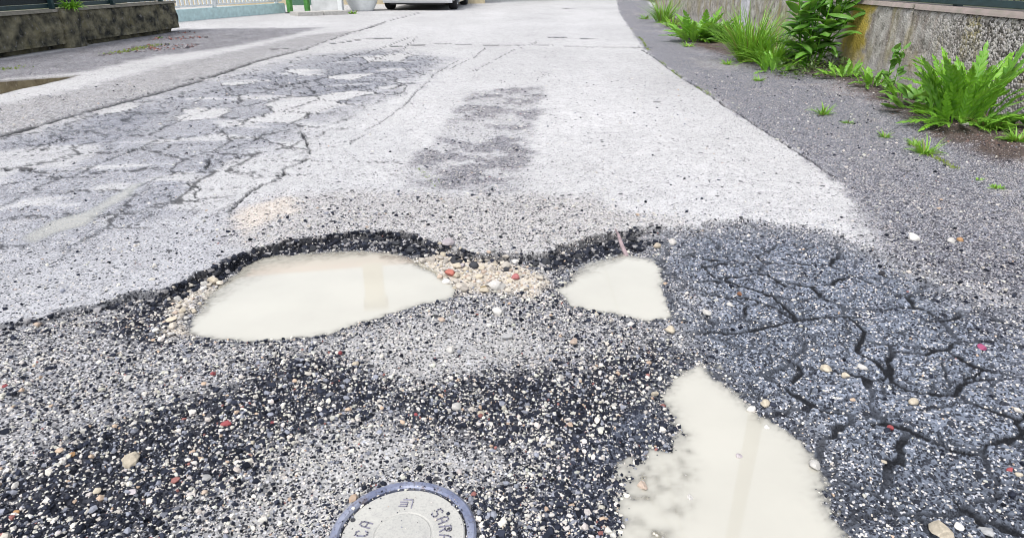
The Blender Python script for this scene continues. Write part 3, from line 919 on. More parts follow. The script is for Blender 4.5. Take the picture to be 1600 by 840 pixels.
WATERS = ((HOLE1, P1), (HOLE2, P2), (HOLE3, P3))
for (a, b, s, c, lab), (x, y), zq in zip(SINGLE, sx, SZ):
    zb = float(zq)
    for P, lv in WATERS:
        if zb < lv: zb = max(zb, lv - .004)
    stone('stone', x, y, zb, px2m(s, b) * .95, c, lab, 'stone')

PALE1, PALE2 = (.44, .40, .34), (.36, .33, .29)
PNAME = {CREAM: 'cream', WHT: 'white', PEACH: 'peach', PALE1: 'pale sandy', PALE2: 'dull beige'}
GP = 'pebbles heaped between the two upper puddles'
def scatter(P, n, lo, hi, lab, grp, cols, smin=.012):
    mn, mx = P.min(0), P.max(0)
    got = 0
    placed = []
    while got < n:
        x, y = random.uniform(mn[0], mx[0]), random.uniform(mn[1], mx[1])
        if sdf(P, np.array([x]), np.array([y]))[0] > 0: continue
        s = lo + (hi - lo) * random.random() ** 2.2
        if any(math.hypot(x - a, y - b) < .42 * (s + c) for a, b, c in placed): 
            if random.random() < .93: continue
        placed.append((x, y, s))
        z = float(ground(np.array([x]), np.array([y]))[0][0])
        cn = random.choice(cols)
        stone('pebble', x, y, z, s, cn, 'small %s pebble ' % PNAME[cn] + lab, 'pebble', grp)
        got += 1
big = [(700, 396, 27, LILAC, 'largest pale lilac pebble at the head of the pebble spit'), (704, 429, 22, (.36, .12, .09), 'red brick chip at the water edge of the pebble spit'),
       (806, 438, 16, (.36, .13, .13), 'red chip in the middle of the pebble spit'), (776, 456, 30, WHT, 'long white pebble on the near side of the pebble spit'),
       (757, 458, 14, (.20, .15, .07), 'olive brown pebble beside the long white pebble'), (722, 418, 15, LILAC, 'lilac grey pebble below the largest one on the spit'),
       (771, 406, 12, GREY, 'grey stone under the rim at the back of the pebble spit')]
for a, b, s, c, lab in big:
    x, y = U(a, b, -.026)
    stone('pebble', x, y, float(ground(np.array([x]), np.array([y]))[0][0]) + .002, px2m(s, b), c, lab, 'pebble')
scatter(PILE, 100, .013, .036, 'heaped on the spit between the two upper puddles', GP, [CREAM, CREAM, WHT, PALE1, PEACH, PALE2])
scatter(PILE_L, 44, .011, .032, 'on the sandy left shore of the large puddle', 'pebbles on the left shore of the large puddle', [CREAM, WHT, PALE1, PEACH])

k = 0
while k < 26:
    q_ = random.randrange(9, len(CUT_W) - 2); t = random.random()
    p = CUT_W[q_] * (1 - t) + CUT_W[q_ + 1] * t
    x, y = p[0] + random.uniform(-.01, .01), p[1] - random.uniform(.02, .07)
    if sdf(HOLE1, np.array([x]), np.array([y]))[0] < .01 or sdf(HOLE2, np.array([x]), np.array([y]))[0] < .01: continue
    stone('asphalt_lump', x, y, float(ground(np.array([x]), np.array([y]))[0][0]), random.uniform(.018, .038), (.026, .028, .034), 'black lump of broken asphalt lying under the pothole rim', 'asphalt lump', 'asphalt lumps under the rim')
    k += 1

# ------------------------------------------------------------------ iron surface box cover
def iron_mat():
    m, nt, b = mat('cast_iron_rim')
    tc = nd(nt, 'ShaderNodeTexCoord')
    n = nd(nt, 'ShaderNodeTexNoise', Scale=18.0, Detail=5.0); nt.links.new(tc.outputs['Object'], n.inputs['Vector'])
    n2 = nd(nt, 'ShaderNodeTexNoise', Scale=220.0, Detail=3.0); nt.links.new(tc.outputs['Object'], n2.inputs['Vector'])
    c = mixc(nt, ramp(nt, n.outputs[0], .4, .62), (.16, .18, .265), (.34, .36, .44))  # pale patches put reflections on the iron into its colour
    c = mixc(nt, mth(nt, 'MULTIPLY', ramp(nt, n2.outputs[0], .56, .7), .6), c, (.06, .06, .08))
    n3 = nd(nt, 'ShaderNodeTexNoise', Scale=55.0, Detail=6.0); nt.links.new(tc.outputs['Object'], n3.inputs['Vector'])
    c = mixc(nt, mth(nt, 'MULTIPLY', ramp(nt, n3.outputs[0], .56, .70), .7), c, (.12, .085, .07))
    nt.links.new(c, b.inputs['Base Color'])
    b.inputs['Roughness'].default_value = .36; b.inputs['Metallic'].default_value = .35
    return m
def lid_mat():
    m, nt, b = mat('dusty_iron_lid')
    tc = nd(nt, 'ShaderNodeTexCoord')
    n = nd(nt, 'ShaderNodeTexNoise', Scale=14.0, Detail=6.0); nt.links.new(tc.outputs['Object'], n.inputs['Vector'])
    n2 = nd(nt, 'ShaderNodeTexNoise', Scale=260.0, Detail=4.0); nt.links.new(tc.outputs['Object'], n2.inputs['Vector'])
    c = mixc(nt, ramp(nt, n.outputs[0], .35, .65), (.345, .342, .322), (.405, .40, .37))
    n3 = nd(nt, 'ShaderNodeTexNoise', Scale=45.0, Detail=6.0); nt.links.new(tc.outputs['Object'], n3.inputs['Vector'])
    c = mixc(nt, mth(nt, 'MULTIPLY', ramp(nt, n3.outputs[0], .54, .74), .32), c, (.22, .215, .22))
    c = mixc(nt, mth(nt, 'MULTIPLY', ramp(nt, n2.outputs[0], .5, .75), .45), c, (.20, .20, .20))
    nt.links.new(c, b.inputs['Base Color'])
    b.inputs['Roughness'].default_value = .7
    bp = nd(nt, 'ShaderNodeBump', Strength=.25, Distance=.002); nt.links.new(n2.outputs[0], bp.inputs['Height']); nt.links.new(bp.outputs[0], b.inputs['Normal'])
    return m
M_IRON, M_LID = iron_mat(), lid_mat()
M_LETTER = plain('worn_letter_iron', (.21, .205, .255), .5, .2, 90, .25)
cover = tag(empty('valve_cover', (LIDC[0], LIDC[1], -.012)), 'small round iron valve cover with blue grey rim and dusty lettered lid', 'manhole cover')
RO, RI = .1165, .1000
bm_obj('rim', lathe([(RI + .001, -.03), (RI + .001, .004), (RI + .004, .0075), (RO - .004, .0075), (RO, .004), (RO, -.03)], 96), M_IRON, cover, True)
lid = bm_obj('lid', lathe([(RI - .0016, -.02), (RI - .0016, .0005), (RI - .004, .003), (.048, .003), (.046, .0018), (.0445, .0018), (.043, .003), (0.0, .003)], 96), M_LID, cover, True)
for p in (cover.children):
    for pl_ in p.data.polygons: pl_.use_smooth = False
G = {'S': [[(1, .85), (.8, 1), (.2, 1), (0, .8), (.2, .55), (.8, .45), (1, .2), (.8, 0), (.2, 0), (0, .15)]],
     'A': [[(0, 0), (0, .75), (.25, 1), (.75, 1), (1, .75), (1, 0)], [(0, .42), (1, .42)]],
     'R': [[(0, 0), (0, 1), (.75, 1), (1, .85), (1, .62), (.75, .48), (0, .48)], [(.5, .48), (1, 0)]],
     'C': [[(1, .8), (.75, 1), (.25, 1), (0, .8), (0, .2), (.25, 0), (.75, 0), (1, .2)]],
     'I': [[(.5, 0), (.5, 1)]], 'N': [[(0, 0), (0, 1), (1, 0), (1, 1)]],
     'E': [[(1, 1), (0, 1), (0, 0), (1, 0)], [(0, .5), (.8, .5)]]}
def strokes(bm, lines, tf, wd, h):
    for ln in lines:
        for (a, b) in zip(ln, ln[1:]):
            p, q_ = Vector(tf(*a)), Vector(tf(*b))
            d = (q_ - p); 
            if d.length < 1e-6: continue
            d.normalize(); n = Vector((-d.y, d.x, 0)) * wd / 2
            p, q_ = p - d * wd * .35, q_ + d * wd * .35
            lo = [bm.verts.new((v.x, v.y, .002)) for v in (p - n, q_ - n, q_ + n, p + n)]
            n2 = n * .7
            hi = [bm.verts.new((v.x, v.y, h)) for v in (p - n2, q_ - n2, q_ + n2, p + n2)]
            bm.faces.new(hi)
            for k in range(4): bm.faces.new((lo[k], lo[(k + 1) % 4], hi[(k + 1) % 4], hi[k]))
LW, LH, LR = .0098, .0185, .0575
angs = [45, 29, 13, -3, -19, -35, 228, 213, 197, 181, 165]
for ch, an in zip('SARACINESCA', angs):
    t = math.radians(an)
    bm = bmesh.new()
    er, et = (math.cos(t), math.sin(t)), (math.sin(t), -math.cos(t))
    strokes(bm, G[ch], lambda a, b: (er[0] * (LR + b * LH) + et[0] * (a - .5) * LW, er[1] * (LR + b * LH) + et[1] * (a - .5) * LW, 0), .0026, .0046)
    bm_obj('letter', bm, M_LETTER, lid)
bm = bmesh.new()          # the maker's mark, read from the far side: an L bracket beside a small E
strokes(bm, [[(1, .1), (1, 1), (.25, 1)], [(.62, .72), (.05, .72)], [(.62, .72), (.62, .25), (.0, .25)], [(.62, .48), (.1, .48)]],
        lambda a, b: (-.019 + a * .021, .054 + b * .020, 0), .0022, .0044)
bm_obj('maker_mark', bm, M_LETTER, lid)
bm = bmesh.new()
for (hx, hy) in ((-.088, .026), (.072, .014)):
    r = bmesh.ops.create_cone(bm, cap_ends=True, segments=14, radius1=.0042, radius2=.0042, depth=.003)
    bmesh.ops.translate(bm, verts=r['verts'], vec=(hx, hy, .0022))
bm_obj('keyhole', bm, M_DARKM, lid)
n = 420; a_ = RNG.random(n) * 6.283
r_ = np.where(RNG.random(n) < .62, .0995 + .0018 * RNG.standard_normal(n), np.where(RNG.random(n) < .6, RO + .004 + .006 * RNG.random(n), .1 * np.sqrt(RNG.random(n))))
zz = np.where(r_ > RO, -.013, np.where(r_ > .101, -.0045, -.009))
Vs, Fs, T = stones(np.stack([LIDC[0] + r_ * np.cos(a_), LIDC[1] + r_ * np.sin(a_), zz], 1), np.where(r_ > RO, .006, .0024) * np.exp(.4 * RNG.standard_normal(n)), gravel_tints(np.full(n, .4)), .3, .7)
tag(link_mesh('grit', Vs, Fs, M_STONE, None, {'tint': ('FLOAT_COLOR', T)}), kind='stuff', label='fine grit packed round the lid of the iron cover', cat='grit')

# ------------------------------------------------------------------ twig at the middle puddle
a, b = U(980, 399, -.031), U(966, 372, -.004)
tag(link_mesh('twig', *tube([(a[0], a[1], -.036), ((a[0] + b[0]) / 2 - .004, (a[1] + b[1]) / 2, -.010), (b[0], b[1], .008), (b[0] - .012, b[1] + .01, .026)], [.0075, .007, .005, .0025], 7), M_TWIG),
    'pale brown twig leaning on the rim above the middle puddle', 'twig')

# ------------------------------------------------------------------ right wall
def wall_mat_r():
    m, nt, b = mat('weathered_concrete')
    L = nt.links.new
    tc = nd(nt, 'ShaderNodeTexCoord')
    O = tc.outputs['Object']
    sp = nd(nt, 'ShaderNodeSeparateXYZ'); L(O, sp.inputs[0])
    def N(scale, det=5.0, vec=(1, 1, 1)):
        mp = nd(nt, 'ShaderNodeMapping'); mp.inputs['Scale'].default_value = vec; L(O, mp.inputs[0])
        n = nd(nt, 'ShaderNodeTexNoise', Scale=scale, Detail=det); L(mp.outputs[0], n.inputs['Vector'])
        return n.outputs[0]
    big = N(2.2); mid = N(9.0); fine = N(70.0); streak = N(6.0, 5.0, (1, 2.2, .16))
    c = mixc(nt, ramp(nt, mid, .35, .65), (.23, .21, .185), (.43, .41, .375))
    c = mixc(nt, mth(nt, 'MULTIPLY', ramp(nt, streak, .52, .68), .5), c, (.15, .11, .09))
    c = mixc(nt, mth(nt, 'MULTIPLY', ramp(nt, N(16.0, 8), .54, .64), .65), c, (.10, .095, .075))
    c = mixc(nt, mth(nt, 'MULTIPLY', ramp(nt, N(34.0, 4), .60, .70), .6), c, (.48, .47, .45))
    c = mixc(nt, mth(nt, 'MULTIPLY', ramp(nt, N(5.0, 4, (1, 1, .35)), .50, .66), .8), c, (.24, .205, .085))
    # yellow lichen in one patch of the face (distance along the wall)
    y = sp.outputs[1]
    ly = mth(nt, 'SUBTRACT', 1.0, mth(nt, 'MINIMUM', 1.0, mth(nt, 'ABSOLUTE', mth(nt, 'DIVIDE', mth(nt, 'SUBTRACT', y, LICHEN_Y), .42))))
    c = mixc(nt, ramp(nt, mth(nt, 'ADD', mth(nt, 'MULTIPLY', ly, .55), mth(nt, 'MULTIPLY', mid, .5)), .46, .62), c, (.38, .29, .05))
    # coarse exposed aggregate towards the near end
    ex = ramp(nt, mth(nt, 'ADD', y, mth(nt, 'MULTIPLY', big, 1.6)), AGG_Y + 1.5, AGG_Y + .3)
    v = nd(nt, 'ShaderNodeTexVoronoi', Scale=62.0); L(O, v.inputs['Vector'])
    vc = nd(nt, 'ShaderNodeSeparateColor'); L(v.outputs['Color'], vc.inputs[0])
    pit = mth(nt, 'MULTIPLY', mth(nt, 'LESS_THAN', vc.outputs[0], .30), ex)
    c = mixc(nt, mth(nt, 'MULTIPLY', pit, .85), c, (.045, .04, .034))
    pal = mth(nt, 'MULTIPLY', mth(nt, 'GREATER_THAN', vc.outputs[0], .68), ex)
    c = mixc(nt, mth(nt, 'MULTIPLY', pal, .75), c, (.42, .40, .39))
    # pale efflorescence near the bottom
    c = mixc(nt, mth(nt, 'MULTIPLY', ramp(nt, mth(nt, 'ADD', sp.outputs[2], mth(nt, 'MULTIPLY', mid, .3)), .36, .2), .45), c, (.36, .35, .37))
    L(c, b.inputs['Base Color'])
    b.inputs['Roughness'].default_value = .92
    bp = nd(nt, 'ShaderNodeBump', Strength=.8, Distance=.02)
    L(mth(nt, 'ADD', mth(nt, 'ADD', mid, mth(nt, 'MULTIPLY', fine, .5)), mth(nt, 'MULTIPLY', mth(nt, 'MULTIPLY', v.outputs['Distance'], ex), -.8)), bp.inputs['Height'])
    L(bp.outputs[0], b.inputs['Normal'])
    return m

WA, WB = np.array(U(1600, 192)), np.array(U(1030, 22))
wdir = (WB - WA) / np.linalg.norm(WB - WA)
W_ANG = math.atan2(wdir[1], wdir[0]) - math.pi / 2
W_ORG = WA - wdir * 4.0
def along_r(px, py):
    return float(np.dot(np.array(U(px, py)) - W_ORG, wdir))
LICHEN_Y, AGG_Y = along_r(1332, 110), along_r(1455, 148)
M_WALLR = wall_mat_r()
M_COPE = plain('pinkish_coping', (.38, .31, .29), .9, 0, 14, .25, .5, (.22, .20, .17))
wall_r = tag(empty('concrete_wall', (W_ORG[0], W_ORG[1], 0), W_ANG), 'low weathered concrete wall with yellow lichen along the right verge', 'wall')
WLEN = float(np.linalg.norm(WB - W_ORG)) + .6
def rough_wall(name, y0, y1, z0, z1, th, m, parent, amp=.008, step=.03, seed=0, face=-1):
    """a wall length with an uneven face: front, top and ends"""
    ny, nz = max(2, int((y1 - y0) / step)), max(2, int((z1 - z0) / step))
    ys, zs = np.linspace(y0, y1, ny + 1), np.linspace(z0, z1, nz + 1)
    Y, Z = np.meshgrid(ys, zs, indexing='ij')
    D = amp * fbm(Y * 9, Z * 9, seed, 4) + amp * .8 * fbm(Y * 2.1, Z * 2.1, seed + 8, 2)
    edge = sst(0, .03, z1 - Z) * sst(0, .03, Y - y0 + .0) * sst(0, .03, y1 - Y)
    X = face * (D - .012 * (1 - edge)) 
    Vf = np.stack([X, Y, Z], -1).reshape(-1, 3)
    Vb = np.stack([np.full(Y.shape, -face * th), Y, Z], -1).reshape(-1, 3)
    n = len(Vf); Fc = []
    idx = lambda i, j: i * (nz + 1) + j
    for i in range(ny):
        for j in range(nz):
            Fc.append((idx(i, j), idx(i + 1, j), idx(i + 1, j + 1), idx(i, j + 1)))
        Fc.append((idx(i, nz), idx(i + 1, nz), n + idx(i + 1, nz), n + idx(i, nz)))
        Fc.append((n + idx(i, 0), n + idx(i + 1, 0), n + idx(i + 1, nz), n + idx(i, nz)))
    for j in range(nz):
        for e in (0, ny):
            Fc.append((idx(e, j), idx(e, j + 1), n + idx(e, j + 1), n + idx(e, j)))
    return link_mesh(name, np.concatenate([Vf, Vb]), Fc, m, parent, None, False)
js = [0.0, along_r(1405, 132), along_r(1160, 60), WLEN]
for k, (a, b) in enumerate(zip(js, js[1:])):
    rough_wall('wall_panel', a + .004, b - .004, -.12, .555 + .004 * k, .22, M_WALLR, wall_r, .007, .022, 10 * k)
    rough_wall('coping', a + .004, b - .004, .5585 + .004 * k, .592, .235, M_COPE, wall_r, .006, .02, 60 + k).location.x = -.012
M_PALE = plain('pale_mortar', (.42, .42, .45), .9, 0, 18, .2, .3)
rough_wall('pilaster', js[2] - .16, js[2] + .16, -.1, .585, .06, M_PALE, wall_r, .006, .03, 77).location.x = -.022

def net_fence(parent, y0, y1, z0, h, gap, x=.11):
    boxo('bottom_rail', (x - .022, x + .022, y0, y1, z0 + .012, z0 + .055), M_TEAL, parent, .004)
    boxo('top_rail', (x - .02, x + .02, y0, y1, z0 + h, z0 + h + .04), M_TEAL, parent, .004)
    n = int((y1 - y0) / gap)
    for k in range(n + 1):
        y = y0 + .03 + k * (y1 - y0 - .06) / n
        boxo('fence_post', (x + .025, x + .075, y - .025, y + .025, z0 - .06, z0 + h + .06), M_TEAL, parent, .005)
    bm = bmesh.new()
    yy = y0 + .02
    while yy < y1 - .02:
        box(bm, x - .003, x + .003, yy - .003, yy + .003, z0 + .056, z0 + h - .002)
        yy += .06
    zz = z0 + .1
    while zz < z0 + h - .03:
        box(bm, x - .0065, x - .0035, y0, y1, zz - .002, zz + .002); zz += .05
    wires = bm_obj('wire_mesh', bm, M_DARKM, parent); wires['kind'] = 'stuff'
    boxo('shade_net', (x + .010, x + .014, y0 + .01, y1 - .01, z0 + .06, z0 + h - .05), M_NET, parent)

fence_r = tag(empty('garden_fence', (W_ORG[0], W_ORG[1], 0), W_ANG), 'dark teal metal fence with net standing on the right concrete wall', 'fence')
net_fence(fence_r, .02, js[2] - .9, .592, 1.1, 1.6, .10)

# ------------------------------------------------------------------ left mossy wall
def wall_mat_l():
    m, nt, b = mat('mossy_concrete')
    L = nt.links.new
    tc = nd(nt, 'ShaderNodeTexCoord'); O = tc.outputs['Object']
    def N(scale, det=5.0):
        n = nd(nt, 'ShaderNodeTexNoise', Scale=scale, Detail=det); L(O, n.inputs['Vector']); return n.outputs[0]
    c = mixc(nt, ramp(nt, N(7.0, 7), .36, .64), (.012, .013, .010), (.17, .155, .10))
    c = mixc(nt, mth(nt, 'MULTIPLY', ramp(nt, N(4.0), .55, .7), .65), c, (.12, .105, .05))
    c = mixc(nt, mth(nt, 'MULTIPLY', ramp(nt, N(24.0), .60, .72), .7), c, (.20, .195, .19))
    L(c, b.inputs['Base Color']); b.inputs['Roughness'].default_value = .95
    bp = nd(nt, 'ShaderNodeBump', Strength=.9, Distance=.03); L(N(22.0, 8), bp.inputs['Height']); L(bp.outputs[0], b.inputs['Normal'])
    return m
M_WALLL = wall_mat_l()
M_COPEL = plain('pale_coping', (.30, .27, .23), .9, 0, 12, .3, .4, (.12, .12, .09))
LA, LB = np.array(U(0, 92)), np.array(U(283, 49))
ldir = (LB - LA) / np.linalg.norm(LB - LA)
L_ANG = math.atan2(ldir[1], ldir[0]) - math.pi / 2
L_ORG = LA - ldir * 3.5
al = lambda px, py: float(np.dot(np.array(U(px, py)) - L_ORG, ldir))
wall_l = tag(empty('concrete_wall', (L_ORG[0], L_ORG[1], 0), L_ANG), 'dark mossy low wall with pilaster and pale coping on the left', 'wall')
ya, yb, yc, ye = 0.0, al(122, 76), al(164, 72), float(np.linalg.norm(LB - L_ORG))
for k, (a, b) in enumerate(((ya, yb), (yc, ye))):
    rough_wall('wall_panel', a, b - .004, .055, .40, .25, M_WALLL, wall_l, .03, .03, 200 + 9 * k, 1)
    rough_wall('coping', a, b + (.03 if k else 0), .404, .432, .27, M_COPEL, wall_l, .012, .03, 230 + k, 1).location.x = .02
rough_wall('pilaster', yb, yc - .004, -.02, .43, .30, M_WALLL, wall_l, .012, .03, 260, 1).location.x = .05
rough_wall('footing', ya, ye - .12, -.2, .052, .2, M_WALLL, wall_l, .04, .04, 280, 1).location.x = -.06
fence_l = tag(empty('garden_fence', (L_ORG[0], L_ORG[1], 0), L_ANG), 'dark teal netted fence on the mossy left wall', 'fence')
net_fence(fence_l, .02, ye - .22, .432, 1.1, 1.05, -.13)

# ------------------------------------------------------------------ white railing, gate posts and panel on the left, further back
RA, RB = np.array(U(215, 40)), np.array(U(447, 20))
rd = (RB - RA) / np.linalg.norm(RB - RA)
R_ANG = math.atan2(rd[1], rd[0]) - math.pi / 2
RL = float(np.linalg.norm(RB - RA))
rail = tag(empty('railing', (RA[0], RA[1], 0), R_ANG), 'white picket railing on a pale teal plinth behind the left wall', 'railing')
boxo('plinth', (-.16, 0, 0, RL, -.15, .20), M_PLINTH, rail, .012)
boxo('bottom_rail', (-.10, -.06, .01, RL - .01, .235, .265), M_WHITE, rail, .004)
boxo('top_rail', (-.105, -.055, .01, RL - .01, 1.15, 1.19), M_WHITE, rail, .006)
pk = None
n = int(RL / .115)
for k in range(n):
    y = .06 + k * .115
    if pk is None:
        pk = boxo('picket', (-.098, -.062, -.026, .026, .267, 1.148), M_WHITE, rail, .004); pk.location.y = y
    else:
        c = pk.copy(); COL.objects.link(c); c.parent = rail; c.location.y = y
for k in range(int(RL / 2) + 1):
    boxo('rail_post', (-.115, -.045, min(k * 2.0, RL - .08), min(k * 2.0, RL - .08) + .07, .202, 1.25), M_WHITE, rail, .006)

def at(px, py): return U(px, py)
g0, g1 = at(454, 21), at(481, 20)
for k, (g, lab) in enumerate(((g0, 'green gate post at the end of the white railing'), (g1, 'green gate post standing against the grey wall panel'))):
    p = tag(empty('gate_post', (g[0], g[1], 0), R_ANG), lab, 'post', 'green gate posts')
    boxo('shaft', (-.05, .05, -.05, .05, -.1, 1.5), M_GREENP, p, .008)
    boxo('cap', (-.065, .065, -.065, .065, 1.503, 1.55), M_GREENP, p, .012)
    boxo('foot_plate', (-.08, .08, -.08, .08, -.02, .02), M_DARKM, p, .004)
q0, q1 = at(488, 20), at(536, 20)
pw = math.hypot(q1[0] - q0[0], q1[1] - q0[1])
pa = math.atan2(q1[1] - q0[1], q1[0] - q0[0])
wp = tag(empty('panel_wall', (q0[0], q0[1], 0), pa), 'pale grey wall panel between the green post and the white planter', 'wall')
boxo('wall_panel', (0, pw, 0, .15, -.1, 1.3), M_PANEL, wp, .01)
boxo('cap', (-.03, pw + .03, -.03, .18, 1.303, 1.36), M_CURB, wp, .01)
boxo('end_post', (pw - .10, pw, -.034, -.004, -.1, 1.29), M_WHITE, wp, .01)
k0, k1 = at(466, 26), at(545, 23)
kw = math.hypot(k1[0] - k0[0], k1[1] - k0[1])
kb = tag(empty('kerb', (k0[0], k0[1], 0), math.atan2(k1[1] - k0[1], k1[0] - k0[0])), 'pale stone kerb in front of the grey wall panel', 'kerb')
for k in range(2):
    boxo('kerb_stone', (k * kw / 2 + .006, (k + 1) * kw / 2 - .006, 0, .5, -.1, .075), M_CURB, kb, .012)

c0 = at(567, 17)
pt = tag(empty('planter', (c0[0], c0[1], 0)), 'round white planter beside the parked car', 'planter')
bm_obj('bowl', lathe([(.26, -.02), (.27, .03), (.36, .2), (.41, .42), (.42, .60), (.44, .62), (.44, .68), (.40, .68), (.385, .6), (0, .58)], 40), M_WHITE, pt, True)
bm_obj('soil', lathe([(.383, .585), (.3, .62), (0, .63)], 24), plain('potting_soil', (.05, .035, .025), .95, 0, 40, .4), pt, True)

# ------------------------------------------------------------------ parked car
def car():
    M_BODY, nt, b = mat('white_car_paint')
    tc = nd(nt, 'ShaderNodeTexCoord'); nz = nd(nt, 'ShaderNodeTexNoise', Scale=3.0, Detail=4.0); nt.links.new(tc.outputs['Object'], nz.inputs['Vector'])
    nt.links.new(mixc(nt, nz.outputs[0], (.62, .63, .64), (.68, .69, .70)), b.inputs['Base Color'])
    b.inputs['Roughness'].default_value = .25; b.inputs['Coat Weight'].default_value = .6
    M_BLK = plain('black_plastic', (.015, .015, .017), .6)
    M_TYRE = plain('tyre_rubber', (.018, .018, .02), .85, 0, 60, .2)
    M_RIM = plain('alloy', (.45, .46, .48), .3, .8)
    M_LAMP, _, bb = mat('red_lamp'); bb.inputs['Base Color'].default_value = (.35, .015, .012, 1); bb.inputs['Roughness'].default_value = .15
    M_HEAD, _, bb = mat('head_lamp'); bb.inputs['Base Color'].default_value = (.55, .57, .6, 1); bb.inputs['Roughness'].default_value = .1
    p = at(711, 17)
    root = tag(empty('parked_car', (p[0] - .90, p[1], 0), math.radians(1.0)), 'white hatchback car parked on the left beyond the planter', 'car')
    # lengthwise stations: y, half width low, half width belt, half width roof, z sill, z belt, z roof
    ST = [(0, .60, .58, .40, .40, .70, .72), (.05, .74, .70, .52, .27, .82, .90), (.30, .80, .77, .56, .21, .88, 1.28), (.75, .82, .80, .58, .19, .90, 1.42),
          (1.6, .82, .81, .59, .18, .90, 1.46), (2.3, .82, .80, .57, .18, .89, 1.40), (2.85, .82, .79, .55, .18, .88, 1.10), (3.1, .81, .78, .60, .19, .86, .93),
          (3.55, .79, .74, .58, .21, .76, .80), (3.78, .70, .64, .45, .27, .62, .66), (3.84, .58, .52, .38, .38, .52, .54)]
    bm = bmesh.new(); rings = []
    for (y, a, b_, c, z0, z1, z2) in ST:
        pr = [(-a * .92, z0), (-a, z0 + .1), (-a * 1.01, (z0 + z1) / 2), (-b_, z1), (-(b_ + c) / 2, (z1 + z2) / 2), (-c, z2 - .03), (-c * .6, z2), (0, z2 + .01)]
        pr = pr + [(-x, z) for x, z in pr[-2::-1]]
        rings.append([bm.verts.new((x, y, z)) for x, z in pr])
    for r0, r1 in zip(rings, rings[1:]):
        for k in range(len(r0) - 1): bm.faces.new((r0[k], r0[k + 1], r1[k + 1], r1[k]))
        bm.faces.new((r0[-1], r0[0], r1[0], r1[-1]))
    bm.faces.new(rings[0]); bm.faces.new(rings[-1][::-1])
    body = bm_obj('body', bm, M_BODY, root, True)
    md = body.modifiers.new('round', 'SUBSURF'); md.levels = md.render_levels = 2
    boxo('rear_bumper', (-.81, .81, -.06, .12, .165, .46), M_BODY, root, .05)
    boxo('bumper_trim', (-.62, .62, -.04, .10, .13, .163), M_BLK, root, .015)
    boxo('front_bumper', (-.74, .74, 3.72, 3.90, .22, .44), M_BODY, root, .05)
    boxo('underbody', (-.66, .66, .25, 3.6, .14, .24), M_BLK, root, .02)
    boxo('number_plate', (-.26, .26, -.072, -.061, .50, .61), M_WHITE, root, .003)
    boxo('tailgate_glass', (-.5, .5, .10, .13, .95, 1.22), M_GLASS, root, .01).rotation_euler = (0, 0, 0)
    for s in (-1, 1):
        boxo('tail_lamp', (min(s * .56, s * .75), max(s * .56, s * .75), -.02, .08, .66, .86), M_LAMP, root, .02)
        boxo('headlight', (min(s * .42, s * .66), max(s * .42, s * .66), 3.62, 3.78, .52, .66), M_HEAD, root, .03)
        boxo('side_window', (min(s * .70, s * .745), max(s * .70, s * .745), .55, 2.45, .93, 1.24), M_GLASS, root, .02)
        boxo('side_mirror', (min(s * .80, s * .98), max(s * .80, s * .98), 2.42, 2.56, .90, 1.02), M_BODY, root, .03)
        boxo('sill_trim', (min(s * .79, s * .835), max(s * .79, s * .835), .95, 2.75, .15, .21), M_BODY, root, .01)
        for y in (.62, 3.08):
            wy = lathe([(.17, -.09), (.27, -.095), (.295, -.07), (.295, .07), (.27, .095), (.17, .09)], 32)
            bmesh.ops.rotate(wy, verts=wy.verts, matrix=Matrix.Rotation(math.pi / 2, 3, 'Y'))
            t = bm_obj('wheel', wy, M_TYRE, root, True); t.location = (s * .72, y, .295)
            rm = lathe([(0, .07), (.05, .085), (.11, .07), (.175, .092), (.185, .095), (.185, -.06), (0, -.06)], 24)
            bmesh.ops.rotate(rm, verts=rm.verts, matrix=Matrix.Rotation(s * math.pi / 2, 3, 'Y'))
            bm_obj('rim', rm, M_RIM, t)
    root.scale = (1.1, 1.08, 1.06)
    return root
car()

# ------------------------------------------------------------------ what the puddles mirror: a house and a pole with cables, above the frame
hc = np.array((-6.6, 19.5))
house = tag(empty('house', (hc[0], hc[1], 0), math.radians(14)), 'two storey cream house with red tiled roof behind the white railing', 'house')
boxo('wall', (-5, 5, 0, 8, -.2, 7.6), M_STUCCO, house)
bm = bmesh.new()
vs = [bm.verts.new(v) for v in ((-5.6, -.7, 7.55), (5.6, -.7, 7.55), (5.6, 8.7, 7.55), (-5.6, 8.7, 7.55), (-5.6, 4, 10.0), (5.6, 4, 10.0), (-5.6, -.7, 7.72), (5.6, -.7, 7.72), (5.6, 8.7, 7.72), (-5.6, 8.7, 7.72))]
for f in ((0, 1, 2, 3), (6, 7, 5, 4), (8, 9, 4, 5), (0, 1, 7, 6), (2, 3, 9, 8), (1, 2, 8, 5, 7), (3, 0, 6, 4, 9)): bm.faces.new([vs[k] for k in f])
roof = bm_obj('roof', bm, M_ROOF, house)
boxo('chimney', (.55, 1.25, 1.0, 1.7, 8.3, 10.3), M_STUCCO, roof); boxo('chimney_cap', (.45, 1.35, .9, 1.8, 10.302, 10.42), M_CURB, roof)
for zz in (1.0, 4.4):
    for xx in (-3.6, -.6, 2.4):
        if zz < 2 and xx == -.6: continue
        wdw = boxo('window', (xx, xx + 1.2, -.06, -.003, zz, zz + 1.5), M_WHITE, house)
        boxo('pane', (xx + .08, xx + 1.12, -.075, -.062, zz + .08, zz + 1.42), M_GLASS, wdw)
        boxo('shutter', (xx - .62, xx - .02, -.07, -.003, zz, zz + 1.5), M_SHUT, house); boxo('shutter', (xx + 1.22, xx + 1.82, -.07, -.003, zz, zz + 1.5), M_SHUT, house)
boxo('door', (-.6, .6, -.06, -.003, 0, 2.3), M_SHUT, house)

